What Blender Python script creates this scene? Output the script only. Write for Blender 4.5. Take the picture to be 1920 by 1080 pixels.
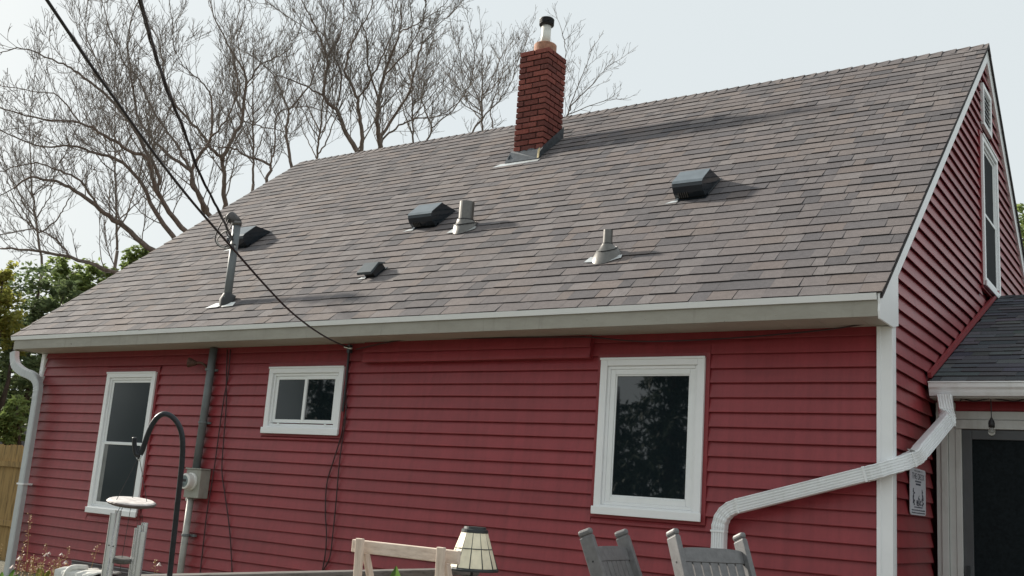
import bpy, math, random
from math import sin, cos, pi, radians, sqrt, hypot
from mathutils import Vector, Matrix, noise

random.seed(7)
scene = bpy.context.scene
for o in list(bpy.data.objects): bpy.data.objects.remove(o)
COL = scene.collection
V = Vector

# ------------------------------------------------------------------ camera
F_PX, PITCH, YAW, ROLL = 1929.29, .202936, -.604744, .072705      # fitted on the siding courses and roof corners
CAM = V((1.87436, -7.53859, -1.35646))
_F = V((sin(YAW)*cos(PITCH), cos(YAW)*cos(PITCH), sin(PITCH)))
_R = V((cos(YAW), -sin(YAW), 0)); _U = _R.cross(_F)
CR = _R*cos(ROLL) + _U*sin(ROLL); CU = -_R*sin(ROLL) + _U*cos(ROLL)
cam = bpy.data.cameras.new('camera'); cam.sensor_width = 36; cam.lens = 36*F_PX/1920
cam.clip_start = .05; cam.clip_end = 3000
camo = bpy.data.objects.new('camera', cam); COL.objects.link(camo)
camo.matrix_world = Matrix(((CR.x, CU.x, -_F.x, CAM.x), (CR.y, CU.y, -_F.y, CAM.y), (CR.z, CU.z, -_F.z, CAM.z), (0, 0, 0, 1)))
scene.camera = camo
scene.render.resolution_x = 1024; scene.render.resolution_y = 576

# ------------------------------------------------------------------ sky, sun, exposure
SUN_TO = V((-.905, .008, .455)).normalized()        # towards the sun, from the shadows on the roof
sun_el = math.asin(SUN_TO.z); sun_az = math.atan2(SUN_TO.x, SUN_TO.y)
world = bpy.data.worlds.new('World'); scene.world = world; world.use_nodes = True
wn = world.node_tree; wn.nodes.clear()
wo = wn.nodes.new('ShaderNodeOutputWorld'); bg = wn.nodes.new('ShaderNodeBackground')
sky = wn.nodes.new('ShaderNodeTexSky'); sky.sky_type = 'NISHITA'; sky.sun_disc = False
sky.sun_elevation = sun_el; sky.sun_rotation = sun_az
sky.altitude = 200; sky.air_density = 1.0; sky.dust_density = 6.0; sky.ozone_density = 1.2
veil = wn.nodes.new('ShaderNodeMix'); veil.data_type = 'RGBA'; veil.inputs[0].default_value = .935
veil.inputs[7].default_value = (3.95, 4.25, 4.32, 1)     # even bright haze over the whole dome
wn.links.new(sky.outputs[0], veil.inputs[6]); wn.links.new(veil.outputs[2], bg.inputs[0])
bg.inputs[1].default_value = .1
wn.links.new(bg.outputs[0], wo.inputs[0])
sl = bpy.data.lights.new('sun', 'SUN'); sl.energy = 3.9; sl.angle = radians(3.2); sl.color = (1, .93, .82)
so = bpy.data.objects.new('sun', sl); COL.objects.link(so)
so.rotation_euler = SUN_TO.to_track_quat('Z', 'Y').to_euler(); so.location = SUN_TO*60
vs = scene.view_settings; vs.view_transform = 'Standard'; vs.look = 'None'; vs.gamma = 1; vs.use_curve_mapping = False
vs.exposure = 0.97

GZ = -2.9          # yard level; z = 0 is the first siding course under the eave
DZ = -2.6          # deck boards

# ------------------------------------------------------------------ pixels to places
def ray(px, py): return _F + CR*((px-960)/F_PX) + CU*((540-py)/F_PX)
def at(px, py, t): return CAM + ray(px, py)*t
def onY(px, py, y=0.): d = ray(px, py); return CAM + d*((y-CAM.y)/d.y)
def onX(px, py, x=0.): d = ray(px, py); return CAM + d*((x-CAM.x)/d.x)
def px_of(p):
    d = p-CAM; w = d.dot(_F); return 960+F_PX*d.dot(CR)/w, 540-F_PX*d.dot(CU)/w

# ------------------------------------------------------------------ materials
MATS = {}
class NT:
    def __init__(s, name):
        m = bpy.data.materials.new(name); m.use_nodes = True; s.m = m; s.t = m.node_tree
        s.b = s.t.nodes['Principled BSDF']; MATS[name] = m
    def n(s, typ, **kw):
        o = s.t.nodes.new(typ)
        for k, v in kw.items(): setattr(o, k, v)
        return o
    def l(s, a, b): s.t.links.new(a, b)
    def coord(s, scale=(1, 1, 1), kind='Object'):
        c = s.n('ShaderNodeTexCoord'); mp = s.n('ShaderNodeMapping'); mp.inputs['Scale'].default_value = scale
        s.l(c.outputs[kind], mp.inputs[0]); return mp.outputs[0]
    def geo(s, scale=(1, 1, 1)):
        g = s.n('ShaderNodeNewGeometry'); mp = s.n('ShaderNodeMapping'); mp.inputs['Scale'].default_value = scale
        s.l(g.outputs['Position'], mp.inputs[0]); return mp.outputs[0]
    def noise(s, vec, scale, detail=4, rough=.55):
        n = s.n('ShaderNodeTexNoise'); n.inputs['Scale'].default_value = scale; n.inputs['Detail'].default_value = detail
        n.inputs['Roughness'].default_value = rough; s.l(vec, n.inputs['Vector']); return n.outputs['Fac']
    def ramp(s, fac, stops):
        r = s.n('ShaderNodeValToRGB'); e = r.color_ramp.elements
        while len(e) < len(stops): e.new(.5)
        for i, (p, c) in enumerate(stops): e[i].position = p; e[i].color = (*c, 1) if len(c) == 3 else c
        s.l(fac, r.inputs[0]); return r.outputs[0]
    def mix(s, fac, a, b, mode='MIX'):
        m = s.n('ShaderNodeMix', data_type='RGBA', blend_type=mode)
        for i, v in ((0, fac), (6, a), (7, b)):
            if isinstance(v, (int, float)): m.inputs[i].default_value = v
            elif isinstance(v, tuple): m.inputs[i].default_value = (*v, 1) if len(v) == 3 else v
            else: s.l(v, m.inputs[i])
        return m.outputs[2]
    def bump(s, h, strength=.3, dist=.01):
        b = s.n('ShaderNodeBump'); b.inputs['Strength'].default_value = strength; b.inputs['Distance'].default_value = dist
        s.l(h, b.inputs['Height']); s.l(b.outputs[0], s.b.inputs['Normal'])
    def col(s, c):
        if isinstance(c, tuple): s.b.inputs['Base Color'].default_value = (*c, 1)
        else: s.l(c, s.b.inputs['Base Color'])
    def set(s, **kw):
        for k, v in kw.items(): s.b.inputs[k.replace('_', ' ')].default_value = v
        return s

def plain(name, c, rough=.5, metal=0., var=.18, sc=6., bump=.15, bs=60., spec=.5, dirt=None):
    n = NT(name); g = n.geo()
    f = n.noise(g, sc, 5)
    lo = tuple(x*(1-var) for x in c); hi = tuple(min(1, x*(1+var)) for x in c)
    col = n.ramp(f, [(.3, lo), (.7, hi)])
    if dirt:
        d = n.noise(n.geo((1.6, 1.6, .5)), 3.2, 6, .7)
        k = n.ramp(d, [(.52, (0, 0, 0)), (.72, (1, 1, 1))])
        col = n.mix(k, col, dirt)
    n.col(col); n.set(Roughness=rough, Metallic=metal, Specular_IOR_Level=spec)
    if bump: n.bump(n.noise(g, bs, 3), bump, .004)
    return n.m

def siding_mat(name, c):
    n = NT(name)
    oi = n.n('ShaderNodeObjectInfo')
    g = n.geo((.6, .6, 4)); f = n.noise(g, 2.2, 5, .6)
    col = n.ramp(f, [(.3, tuple(x*.9 for x in c)), (.72, tuple(x*1.08 for x in c))])
    tone = n.ramp(oi.outputs['Random'], [(0, (.92, .92, .92)), (1, (1.06, 1.05, 1.05))])
    col = n.mix(1., col, tone, 'MULTIPLY')
    chalk = n.noise(n.geo((.9, .9, 1.4)), 1.1, 6, .65)         # faded, chalky patches
    k = n.ramp(chalk, [(.45, (0, 0, 0)), (.75, (.35, .35, .35))])
    col = n.mix(k, col, tuple(min(1, x*1.05+.008) for x in c))
    stk = n.noise(n.geo((9, 9, .25)), 1.3, 5, .7)
    col = n.mix(1., col, n.ramp(stk, [(.35, (.84, .84, .84)), (.62, (1.06, 1.06, 1.06))]), 'MULTIPLY')
    n.col(col); n.set(Roughness=.42, Specular_IOR_Level=.45)
    grain = n.noise(n.geo((5, 5, 90)), 3, 4, .6)
    n.bump(grain, .12, .003)
    return n.m
M_RED = siding_mat('red_vinyl', (.268, .033, .040))
M_REDTRIM = plain('red_trim', (.245, .029, .035), .5, var=.08)
M_WHITE = plain('white_vinyl', (.84, .855, .86), .38, var=.03, sc=3, bump=.04)
M_SASH = plain('white_sash', (.84, .86, .86), .35, var=.03, bump=.03)
M_RAIN = plain('white_aluminium', (.82, .84, .85), .33, var=.05, sc=5, bump=.05, dirt=(.72, .73, .72))

def fascia_mat():
    n = NT('stained_fascia'); g = n.geo()
    f = n.noise(n.geo((1.2, 1, 3)), 2.0, 6, .7)
    col = n.ramp(f, [(.3, (.27, .255, .215)), (.6, (.34, .325, .28))])
    st = n.noise(n.geo((14, 1, 1.2)), 1.0, 5, .7)
    k = n.ramp(st, [(.58, (0, 0, 0)), (.74, (.5, .5, .5))])
    col = n.mix(k, col, (.18, .17, .14))
    sp = n.noise(n.geo((5, 5, 9)), 4.0, 2, .5)
    k2 = n.ramp(sp, [(.75, (0, 0, 0)), (.79, (.75, .75, .75))])
    col = n.mix(k2, col, (.06, .05, .035))
    n.col(col); n.set(Roughness=.6); n.bump(f, .2, .004); return n.m
M_FASCIA = fascia_mat()

def shingle_mat(name, warm):
    n = NT(name)
    oi = n.n('ShaderNodeObjectInfo'); at_ = n.n('ShaderNodeAttribute', attribute_name='tone', attribute_type='GEOMETRY')
    base = n.mix(1., oi.outputs['Color'], at_.outputs['Color'], 'ADD')
    g = n.geo(); gr = n.noise(g, 260, 2, .7)
    col = n.mix(1., base, n.ramp(gr, [(.25, (.62, .62, .62)), (.75, (1.4, 1.4, 1.4))]), 'MULTIPLY')
    st = n.noise(g, .55, 5, .6)
    col = n.mix(1., col, n.ramp(st, [(.3, (.88, .88, .9)), (.7, (1.1, 1.08, 1.05))]), 'MULTIPLY')
    blot = n.noise(g, 22, 3, .6)
    col = n.mix(1., col, n.ramp(blot, [(.3, (.9, .9, .9)), (.7, (1.1, 1.1, 1.1))]), 'MULTIPLY')
    n.col(col); n.set(Roughness=.92, Specular_IOR_Level=.25); n.bump(gr, .5, .004)
    return n.m
M_SHINGLE = shingle_mat('brown_shingle', True)
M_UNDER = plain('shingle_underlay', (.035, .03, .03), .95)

def wood_mat(name, c, dark, stretch=(1, 1, 14), sc=4., rough=.75, bump=.35):
    n = NT(name); v = n.coord(stretch)
    f = n.noise(v, sc, 6, .65)
    n.col(n.ramp(f, [(.32, dark), (.5, c), (.75, tuple(min(1, x*1.18) for x in c))]))
    n.set(Roughness=rough, Specular_IOR_Level=.3); n.bump(f, bump, .006); return n.m
M_PINE = wood_mat('pale_pine', (.70, .575, .48), (.56, .44, .36), (9, 40, 40), 1.2, .65)
M_PINEV = wood_mat('pale_pine_upright', (.70, .575, .48), (.56, .44, .36), (40, 40, 6), 1.2, .65)
M_GREYWOOD = wood_mat('weathered_wood', (.15, .135, .125), (.06, .055, .05), (30, 5, 30), 1.4, .9)
M_FENCE = wood_mat('cedar_fence', (.30, .205, .085), (.13, .09, .04), (12, 12, 1.4), 1.6, .9)
M_DECK = wood_mat('deck_boards', (.20, .175, .15), (.11, .095, .085), (4, 30, 30), 1.2, .85)
M_CHAIR = plain('grey_polywood', (.16, .158, .16), .5, var=.16, sc=30, bump=.25, bs=140)

def brick_mat():
    n = NT('painted_brick'); oi = n.n('ShaderNodeObjectInfo'); g = n.geo()
    f = n.noise(g, 26, 6, .7)
    col = n.ramp(f, [(.25, (.12, .036, .031)), (.55, (.21, .066, .053)), (.85, (.29, .125, .10))])
    col = n.mix(1., col, n.ramp(oi.outputs['Random'], [(0, (.60, .62, .64)), (1, (1.22, 1.15, 1.1))]), 'MULTIPLY')
    n.col(col); n.set(Roughness=.9, Specular_IOR_Level=.25); n.bump(n.noise(g, 90, 4, .7), .7, .006); return n.m
M_BRICK = brick_mat()
M_MORTAR = plain('dark_mortar', (.045, .022, .02), .95, bs=150, bump=.5)
M_CLAY = plain('clay_flue', (.37, .19, .125), .85, var=.25, sc=20, bump=.4)
M_LEAD = plain('lead_flashing', (.075, .085, .095), .42, .5, var=.3, sc=18, bump=.3, bs=40)
M_ALU = plain('aluminium_flange', (.62, .64, .64), .42, .55, var=.15, sc=20, bump=.1)
M_GALV = plain('galvanised', (.145, .14, .132), .36, .7, var=.12, sc=30, bump=.15)
M_CONDUIT = plain('grey_conduit', (.155, .17, .175), .55, .15, var=.14, sc=9, bump=.1)
M_CONDUIT2 = plain('pale_conduit', (.36, .36, .33), .55, .1, var=.14, sc=9, bump=.1)
M_BLACKVENT = plain('black_vent_metal', (.014, .02, .026), .12, .0, var=.2, sc=12, bump=.02, spec=.5); M_BLACKVENT.node_tree.nodes['Principled BSDF'].inputs['IOR'].default_value = 1.5
M_VENTSHEEN = plain('vent_top_sheen', (.13, .155, .175), .3, .25, var=.15, sc=10, bump=.03)  # sky reflection on the black hoods, painted as a lighter grey
M_BLACK = plain('black_rubber', (.018, .018, .02), .55, var=.2, bump=.1)
M_CABLE = plain('black_cable', (.022, .021, .024), .5, var=.2, bump=0)
M_CABLERED = plain('wall_wire', (.045, .016, .018), .55, var=.2, bump=0)
M_HOOK = plain('black_iron', (.022, .024, .03), .42, .3, var=.25, sc=40, bump=.3, bs=120)
M_METERBOX = plain('meter_grey', (.34, .34, .30), .5, .1, var=.1, sc=12, dirt=(.20, .18, .14))
M_PVC = plain('white_pvc', (.70, .69, .64), .45, var=.06, sc=15, bump=0)
M_RUST = plain('rusty_lamp', (.11, .055, .04), .7, .2, var=.4, sc=60)
M_TUBE = plain('chime_aluminium', (.70, .72, .75), .2, .85, var=.06, bump=.03)
M_CHIMEWOOD = wood_mat('chime_wood', (.13, .10, .095), (.07, .055, .05), (30, 5, 30), 1.5, .6)
M_STRING = plain('string', (.05, .045, .045), .9, bump=0)
M_SHADE = plain('lamp_shade_panel', (.86, .78, .58), .45, var=.12, sc=18, bump=.05)
M_LAMPMETAL = plain('lamp_metal', (.03, .035, .036), .5, .2, var=.2)
M_SIGN = plain('sign_white', (.58, .59, .64), .5, var=.05, bump=0)
M_INK = plain('sign_ink', (.045, .05, .075), .6, bump=0)
M_SCREEN = plain('screen_mesh', (.010, .014, .016), .7, var=.3, sc=40, bs=500, bump=.2, spec=.08)
M_SCREENFR = plain('screen_frame', (.075, .08, .085), .5, var=.1)
M_DOORTRIM = plain('door_trim', (.55, .56, .54), .5, var=.05, dirt=(.42, .42, .39))
M_SOFFIT = plain('soffit', (.42, .41, .36), .55, var=.06)
M_CLOTH = plain('pale_cloth', (.66, .66, .62), .9, var=.12, sc=14, bump=.4, bs=60)
M_POT = plain('terracotta', (.26, .12, .08), .8, var=.2, sc=20)
M_DARKPANEL = plain('well_panel', (.07, .062, .068), .5, var=.3, sc=8)
M_MULLION = plain('well_rail', (.26, .24, .25), .5, var=.1)

def glass_mat(name, c, rough=.02, ior=1.75):
    n = NT(name); n.col(c); n.set(Roughness=rough, IOR=ior, Specular_IOR_Level=.5)
    n.bump(n.noise(n.geo(), 2.0, 2), .03, .02); return n.m
M_GLASS = glass_mat('window_glass', (.010, .015, .018), .02, 1.78)
M_GLASS2 = glass_mat('screened_glass', (.036, .045, .050), .12, 1.42)
M_GABLEGLASS = plain('insect_screen', (.028, .032, .035), .8, var=.1, spec=.08)
def clear_bulb():
    n = NT('bulb_glass'); n.col((.9, .9, .85)); n.set(Roughness=.03, IOR=1.45); n.b.inputs['Transmission Weight'].default_value = .9; return n.m
M_BULB = clear_bulb()

def bark_mat(name, c):
    n = NT(name); g = n.geo((1, 1, .35)); f = n.noise(g, 14, 6, .7)
    n.col(n.ramp(f, [(.3, tuple(x*.55 for x in c)), (.7, tuple(x*1.3 for x in c))]))
    n.set(Roughness=.95, Specular_IOR_Level=.1); n.bump(f, .6, .02); return n.m
M_BARK = bark_mat('bare_bark', (.175, .14, .118))
M_TWIG = bark_mat('twig_bark', (.205, .18, .16))
M_BARK2 = bark_mat('dark_bark', (.07, .055, .045))
def leaf_mat(name, cols, trans=.58):
    n = NT(name); g = n.geo()
    at_ = n.n('ShaderNodeAttribute', attribute_name='tone', attribute_type='GEOMETRY')
    f = n.mix(.5, at_.outputs['Color'], n.noise(g, .9, 3))
    col = n.ramp(f, [(.15, cols[0]), (.5, cols[1]), (.85, cols[2])])
    n.col(col); n.set(Roughness=.55, Specular_IOR_Level=.35)
    tr = n.n('ShaderNodeBsdfTranslucent'); n.l(col, tr.inputs[0])
    mx = n.n('ShaderNodeMixShader'); mx.inputs[0].default_value = trans
    out = n.t.nodes['Material Output']
    n.l(n.b.outputs[0], mx.inputs[1]); n.l(tr.outputs[0], mx.inputs[2]); n.l(mx.outputs[0], out.inputs[0])
    return n.m
M_LEAF = leaf_mat('green_leaf', [(.11, .16, .05), (.18, .24, .075), (.27, .33, .11)])
M_LEAFY = leaf_mat('yellow_green_leaf', [(.15, .17, .04), (.25, .26, .06), (.38, .36, .10)])
M_LEAFD = leaf_mat('dark_leaf', [(.075, .115, .055), (.13, .175, .08), (.20, .24, .105)])
M_NEEDLE = leaf_mat('conifer_needle', [(.012, .025, .014), (.022, .042, .022), (.04, .065, .03)], .1)
M_PLANT = leaf_mat('pot_leaf', [(.05, .11, .02), (.09, .17, .035), (.15, .24, .06)])
M_STALK = leaf_mat('seed_stalk', [(.24, .15, .06), (.46, .30, .12), (.68, .50, .28)], .2)
M_PETAL = leaf_mat('pale_petal', [(.50, .38, .36), (.62, .50, .48), (.75, .66, .62)], .3)

def ground_mat():
    n = NT('dry_ground'); g = n.geo(); f = n.noise(g, 1.2, 8, .7); f2 = n.noise(g, 24, 4, .7)
    c = n.ramp(f, [(.35, (.12, .115, .085)), (.65, (.17, .165, .12))])
    n.col(n.mix(1., c, n.ramp(f2, [(.3, (.7, .7, .7)), (.7, (1.25, 1.25, 1.2))]), 'MULTIPLY')); n.set(Roughness=.95)
    n.bump(f2, .8, .05); return n.m
M_GROUND = ground_mat()

# ------------------------------------------------------------------ mesh helpers
class MB:
    def __init__(s): s.v = []; s.f = []; s.tone = []; s.cur = None; s.mi = []
    def face(s, idx):
        s.f.append(idx)
        if s.cur is not None: s.tone.append(s.cur)
    def box(s, a, b):
        x0, y0, z0 = (min(a[i], b[i]) for i in range(3)); x1, y1, z1 = (max(a[i], b[i]) for i in range(3))
        return s.hexa([(x0, y0, z0), (x1, y0, z0), (x1, y1, z0), (x0, y1, z0), (x0, y0, z1), (x1, y0, z1), (x1, y1, z1), (x0, y1, z1)])
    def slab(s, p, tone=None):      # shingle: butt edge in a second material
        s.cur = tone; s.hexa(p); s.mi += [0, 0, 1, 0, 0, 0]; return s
    def hexa(s, p):      # 4 bottom (ccw from above), 4 top
        k = len(s.v); s.v += [tuple(q) for q in p]
        for q in ((3, 2, 1, 0), (4, 5, 6, 7), (0, 1, 5, 4), (1, 2, 6, 5), (2, 3, 7, 6), (3, 0, 4, 7)): s.face([k+i for i in q])
        return s
    def obox(s, c, ax, ay, az):      # centre and three half vectors
        c, ax, ay, az = V(c), V(ax), V(ay), V(az)
        return s.hexa([c-ax-ay-az, c+ax-ay-az, c+ax+ay-az, c-ax+ay-az, c-ax-ay+az, c+ax-ay+az, c+ax+ay+az, c-ax+ay+az])
    def bar(s, p, q, w, h, up=(0, 0, 1)):
        p, q = V(p), V(q); d = (q-p); t = d.normalized(); up = V(up)
        sd = t.cross(up).normalized(); u = sd.cross(t).normalized()
        return s.obox((p+q)/2, d/2, sd*(-w/2) if False else u.cross(t)*(w/2), u*(h/2))
    def tube(s, pts, r, n=8, cap=True):
        pts = [V(p) for p in pts]; m = len(pts)
        rr = r if isinstance(r, (list, tuple)) else [r]*m
        t0 = (pts[1]-pts[0]).normalized()
        a = t0.cross(V((0, 0, 1)) if abs(t0.z) < .9 else V((1, 0, 0))).normalized()
        k = len(s.v)
        for i, p in enumerate(pts):
            t = (pts[min(i+1, m-1)]-pts[max(i-1, 0)])
            if t.length < 1e-9: t = t0
            t = t.normalized(); a = (a-t*a.dot(t)).normalized(); b = t.cross(a)
            for j in range(n):
                an = 2*pi*j/n; s.v.append(tuple(p+a*(cos(an)*rr[i])+b*(sin(an)*rr[i])))
        for i in range(m-1):
            for j in range(n):
                j2 = (j+1) % n; s.face([k+i*n+j, k+i*n+j2, k+(i+1)*n+j2, k+(i+1)*n+j])
        if cap:
            s.face([k+j for j in range(n)][::-1]); s.face([k+(m-1)*n+j for j in range(n)])
        return s
    def lathe(s, c, prof, n=20, axis=(0, 0, 1)):      # prof: (radius, height)
        c = V(c); ax = V(axis).normalized()
        a = ax.cross(V((1, 0, 0)) if abs(ax.x) < .9 else V((0, 1, 0))).normalized(); b = ax.cross(a); k = len(s.v); m = len(prof)
        for r, h in prof:
            for j in range(n):
                an = 2*pi*j/n; s.v.append(tuple(c+ax*h+a*(r*cos(an))+b*(r*sin(an))))
        for i in range(m-1):
            for j in range(n):
                j2 = (j+1) % n; s.face([k+i*n+j, k+i*n+j2, k+(i+1)*n+j2, k+(i+1)*n+j])
        s.face([k+j for j in range(n)][::-1]); s.face([k+(m-1)*n+j for j in range(n)])
        return s
    def prism(s, poly, d):      # planar polygon extruded by vector d
        k = len(s.v); n = len(poly); d = V(d)
        s.v += [tuple(V(p)) for p in poly]+[tuple(V(p)+d) for p in poly]
        s.face(list(range(k, k+n))[::-1]); s.face(list(range(k+n, k+2*n)))
        for i in range(n):
            j = (i+1) % n; s.face([k+i, k+j, k+n+j, k+n+i])
        return s
    def sweep(s, pts, nrm, prof, scl=None):      # rectangular-ish section prof [(along side, along normal)]
        pts = [V(p) for p in pts]; m = len(pts); n = len(prof); k = len(s.v)
        for i, p in enumerate(pts):
            t = (pts[min(i+1, m-1)]-pts[max(i-1, 0)]).normalized(); nn = V(nrm[i]); nn = (nn-t*nn.dot(t)).normalized(); sd = t.cross(nn)
            q = scl[i] if scl else 1
            for u, w in prof: s.v.append(tuple(p+sd*(u*q)+nn*(w*q)))
        for i in range(m-1):
            for j in range(n):
                j2 = (j+1) % n; s.face([k+i*n+j, k+i*n+j2, k+(i+1)*n+j2, k+(i+1)*n+j])
        s.face([k+j for j in range(n)][::-1]); s.face([k+(m-1)*n+j for j in range(n)])
        return s
    def quad(s, p): k = len(s.v); s.v += [tuple(q) for q in p]; s.face(list(range(k, k+len(p)))); return s
    def mesh(s, name, mat, smooth=False):
        me = bpy.data.meshes.new(name); me.from_pydata(s.v, [], s.f); me.materials.append(mat)
        if smooth: me.polygons.foreach_set('use_smooth', [True]*len(me.polygons))
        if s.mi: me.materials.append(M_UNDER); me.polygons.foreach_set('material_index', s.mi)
        if s.tone:
            a = me.attributes.new('tone', 'FLOAT_COLOR', 'FACE'); fl = []
            for c in s.tone: fl += [c[0], c[1], c[2], 1]
            a.data.foreach_set('color', fl)
        me.update(); return me
    def build(s, name, mat, parent=None, smooth=False, bevel=0, fix=False):
        me = s.mesh(name, mat, smooth)
        if fix:
            import bmesh
            bm = bmesh.new(); bm.from_mesh(me); bmesh.ops.recalc_face_normals(bm, faces=bm.faces); bm.to_mesh(me); bm.free()
        o = bpy.data.objects.new(name, me); COL.objects.link(o)
        if parent: link(o, parent)
        if bevel:
            b = o.modifiers.new('bevel', 'BEVEL'); b.width = bevel; b.segments = 2; b.limit_method = 'ANGLE'; b.angle_limit = radians(40)
        return o
def link(o, parent):
    o.parent = parent
    o.matrix_parent_inverse = parent_world(parent).inverted()
def parent_world(p):
    m = p.matrix_basis.copy()
    while p.parent:
        m = p.matrix_parent_inverse @ m; p = p.parent; m = p.matrix_basis @ m
    return m
def tag(o, label=None, cat=None, group=None, kind=None):
    for k, v in (('label', label), ('category', cat), ('group', group), ('kind', kind)):
        if v: o[k] = v
    return o
def thing(name, loc, label, cat, group=None):
    o = bpy.data.objects.new(name, None); o.empty_display_size = .2; COL.objects.link(o); o.location = loc
    return tag(o, label, cat, group)
def part(name, loc, parent, label=None):
    o = bpy.data.objects.new(name, None); o.empty_display_size = .1; COL.objects.link(o); o.location = V(loc)
    link(o, parent)
    return tag(o, label)
def smooth_path(pts, seg=6):
    pts = [V(p) for p in pts]; out = []
    for i in range(len(pts)-1):
        p0 = pts[max(i-1, 0)]; p1 = pts[i]; p2 = pts[i+1]; p3 = pts[min(i+2, len(pts)-1)]
        for k in range(seg):
            t = k/seg; t2 = t*t; t3 = t2*t
            out.append(.5*((2*p1)+(p2-p0)*t+(2*p0-5*p1+4*p2-p3)*t2+(3*p1-p0-3*p2+p3)*t3))
    out.append(pts[-1]); return out
rnd = random.uniform

# ================================================================== ground and deck
g = MB(); g.quad([(-900, -900, GZ), (900, -900, GZ), (900, 900, GZ), (-900, 900, GZ)])
tag(g.build('ground', M_GROUND), kind='structure')
dk = MB(); x = -2.75
while x < 3.2:
    dk.box((x, -4.4, DZ-.03), (x+.135, -.05, DZ)); x += .141
for y in (-4.3, -2.2, -.2): dk.box((-2.75, y-.02, DZ-.2), (3.2, y+.02, DZ-.035))
for xx in (-2.65, .2, 3.1):
    for y in (-4.3, -2.2, -.2): dk.box((xx-.05, y+.025, GZ), (xx+.05, y+.12, DZ-.035))
tag(dk.build('deck', M_DECK), kind='structure')

# ================================================================== HOUSE
WO = .030                                    # the lips of the laps, not the sheathing, lie on the fitted wall planes
E = .1143                                   # siding exposure
XL, XR = -10.62, 0.                          # wall ends
OV, ZE, S, D = .39716, .22792, .83541, 4.11463
XRL, XRR = -10.7214, .04                     # roof ends
ZR = ZE+(D+OV)*S
CS, SN = 1/hypot(1, S), S/hypot(1, S)
def roofz(y): return ZE+(y+OV)*S
def RP(x, u, h=0.):                          # point on the front slope: u along the slope from the eave, h above it
    return V((x, -OV+u*CS-h*SN, ZE+u*SN+h*CS))
SLEN = (D+OV)/CS
house = thing('house', (-5.3, 4.1, GZ), 'red vinyl-sided gable house with a brown shingle roof and brick chimney', 'house')

core = MB()
core.box((XL+.05, .05, GZ), (-.05, 2*D-.02, .16))
core.build('wall', M_REDTRIM, house)
gp = MB()
inset = .06
gp.prism([(XL+.03, 0.03, .165), (XL+.03, D, ZR-inset), (XL+.03, 2*D, .165)][::-1], (10.54, 0, 0))
gp.build('gable_wall', M_REDTRIM, house)
fd = MB(); fd.box((XL+.04, .034, GZ), (-.034, 2*D-.01, GZ+.28)); fd.build('foundation', plain('concrete', (.30, .29, .27), .9, sc=10), house)

# ---- siding
def board(mb, A, B, outA, zb, zt, zb2=None, topA=None, topB=None, n=6, amp=.0024, lift=0.):
    """one siding course from A to B (xy of the wall plane), lip proud along outA"""
    A, B, o = V(A), V(B), V(outA); topA = V(topA) if topA else A; topB = V(topB) if topB else B
    k = len(mb.v)
    for i in range(n+1):
        t = i/n; pb = A.lerp(B, t); pt = topA.lerp(topB, t)
        w = noise.noise(V((pb.x*1.3+zb*7, pb.y*1.3, zb*3)))*amp+lift; wz = noise.noise(V((pb.x*.9, pb.y*.9+4, zb*9)))*amp*1.6
        for p, off, z in ((pt, .0032, zt+.020), (pb, .0330+w, zb+.004+wz), (pb, .0315+w, zb+wz), (pb, .0290+w, zb+.021+wz), (pb, .0010, zb+.023+wz)):
            q = p+o*off; mb.v.append((q.x, q.y, z))
    for i in range(n):
        for j in range(4):
            a = k+i*5+j; mb.f.append([a, a+1, a+6, a+5])
    mb.f.append([k, k+3, k+2, k+1]); e = k+n*5; mb.f.append([e, e+1, e+2, e+3])

front = part('siding', (-5.3, 0, -1), house, 'dark red lap siding of the long wall under the eave')
WIN = {  # outer frame x0,x1,z0,z1
 'a': (-9.150, -8.228, -1.836, -.197), 'b': (-6.345, -5.281, -.845, -.168), 'c': (-2.357, -1.420, -1.404, -.139)}
J = .036
for k in range(-1, 24):
    zb = -k*E; zt = zb+E
    if zb > .1: continue
    zt = min(zt, .15)
    holes = []
    for w in WIN.values():
        if zb < w[3]+J-.01 and zt > w[2]-J+.01:
            lo = max(zb, w[2]-J); hi = min(zt, w[3]+J)
            holes.append((w[0]-J, w[1]+J, lo, hi))
    xs = XL+.07
    segs = []
    for h in sorted(holes):
        segs.append((xs, h[0], zb, zt))
        if h[2] > zb+.012: segs.append((h[0], h[1], zb, h[2]))
        if h[3] < zt-.012: segs.append((h[0], h[1], h[3], zt))
        xs = h[1]
    segs.append((xs, -.093, zb, zt))
    random.seed(900+(k+1)//2); off = rnd(0, 3.66)
    joints = [XL-3.66+off+3.66*i for i in range(5)]
    for a, b, z0, z1 in segs:
        cuts = [a]+[j for j in joints if a+.15 < j < b-.15]+[b]
        for i in range(len(cuts)-1):
            mb = MB(); x0_, x1_ = cuts[i], cuts[i+1]
            board(mb, (x0_+.0008, WO, 0), (x1_-.0008+(.02 if i < len(cuts)-2 else 0), WO, 0), (0, -1, 0), z0, z1, n=max(2, int((x1_-x0_)/.35)), lift=.0016*(i % 2))
            mb.build('siding_board', M_RED, front)
# boxed-out strip under the eave
pa = MB()
for zb, zt in ((-.136, -.04), (-.04, .058)):
    board(pa, (-5.03, -.025, 0), (-2.455, -.025, 0), (0, -1, 0), zb, zt, n=9)
pa.box((-5.03, -.027, -.137), (-2.456, .02, .058))
pa.build('siding_patch', M_RED, house)

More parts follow.
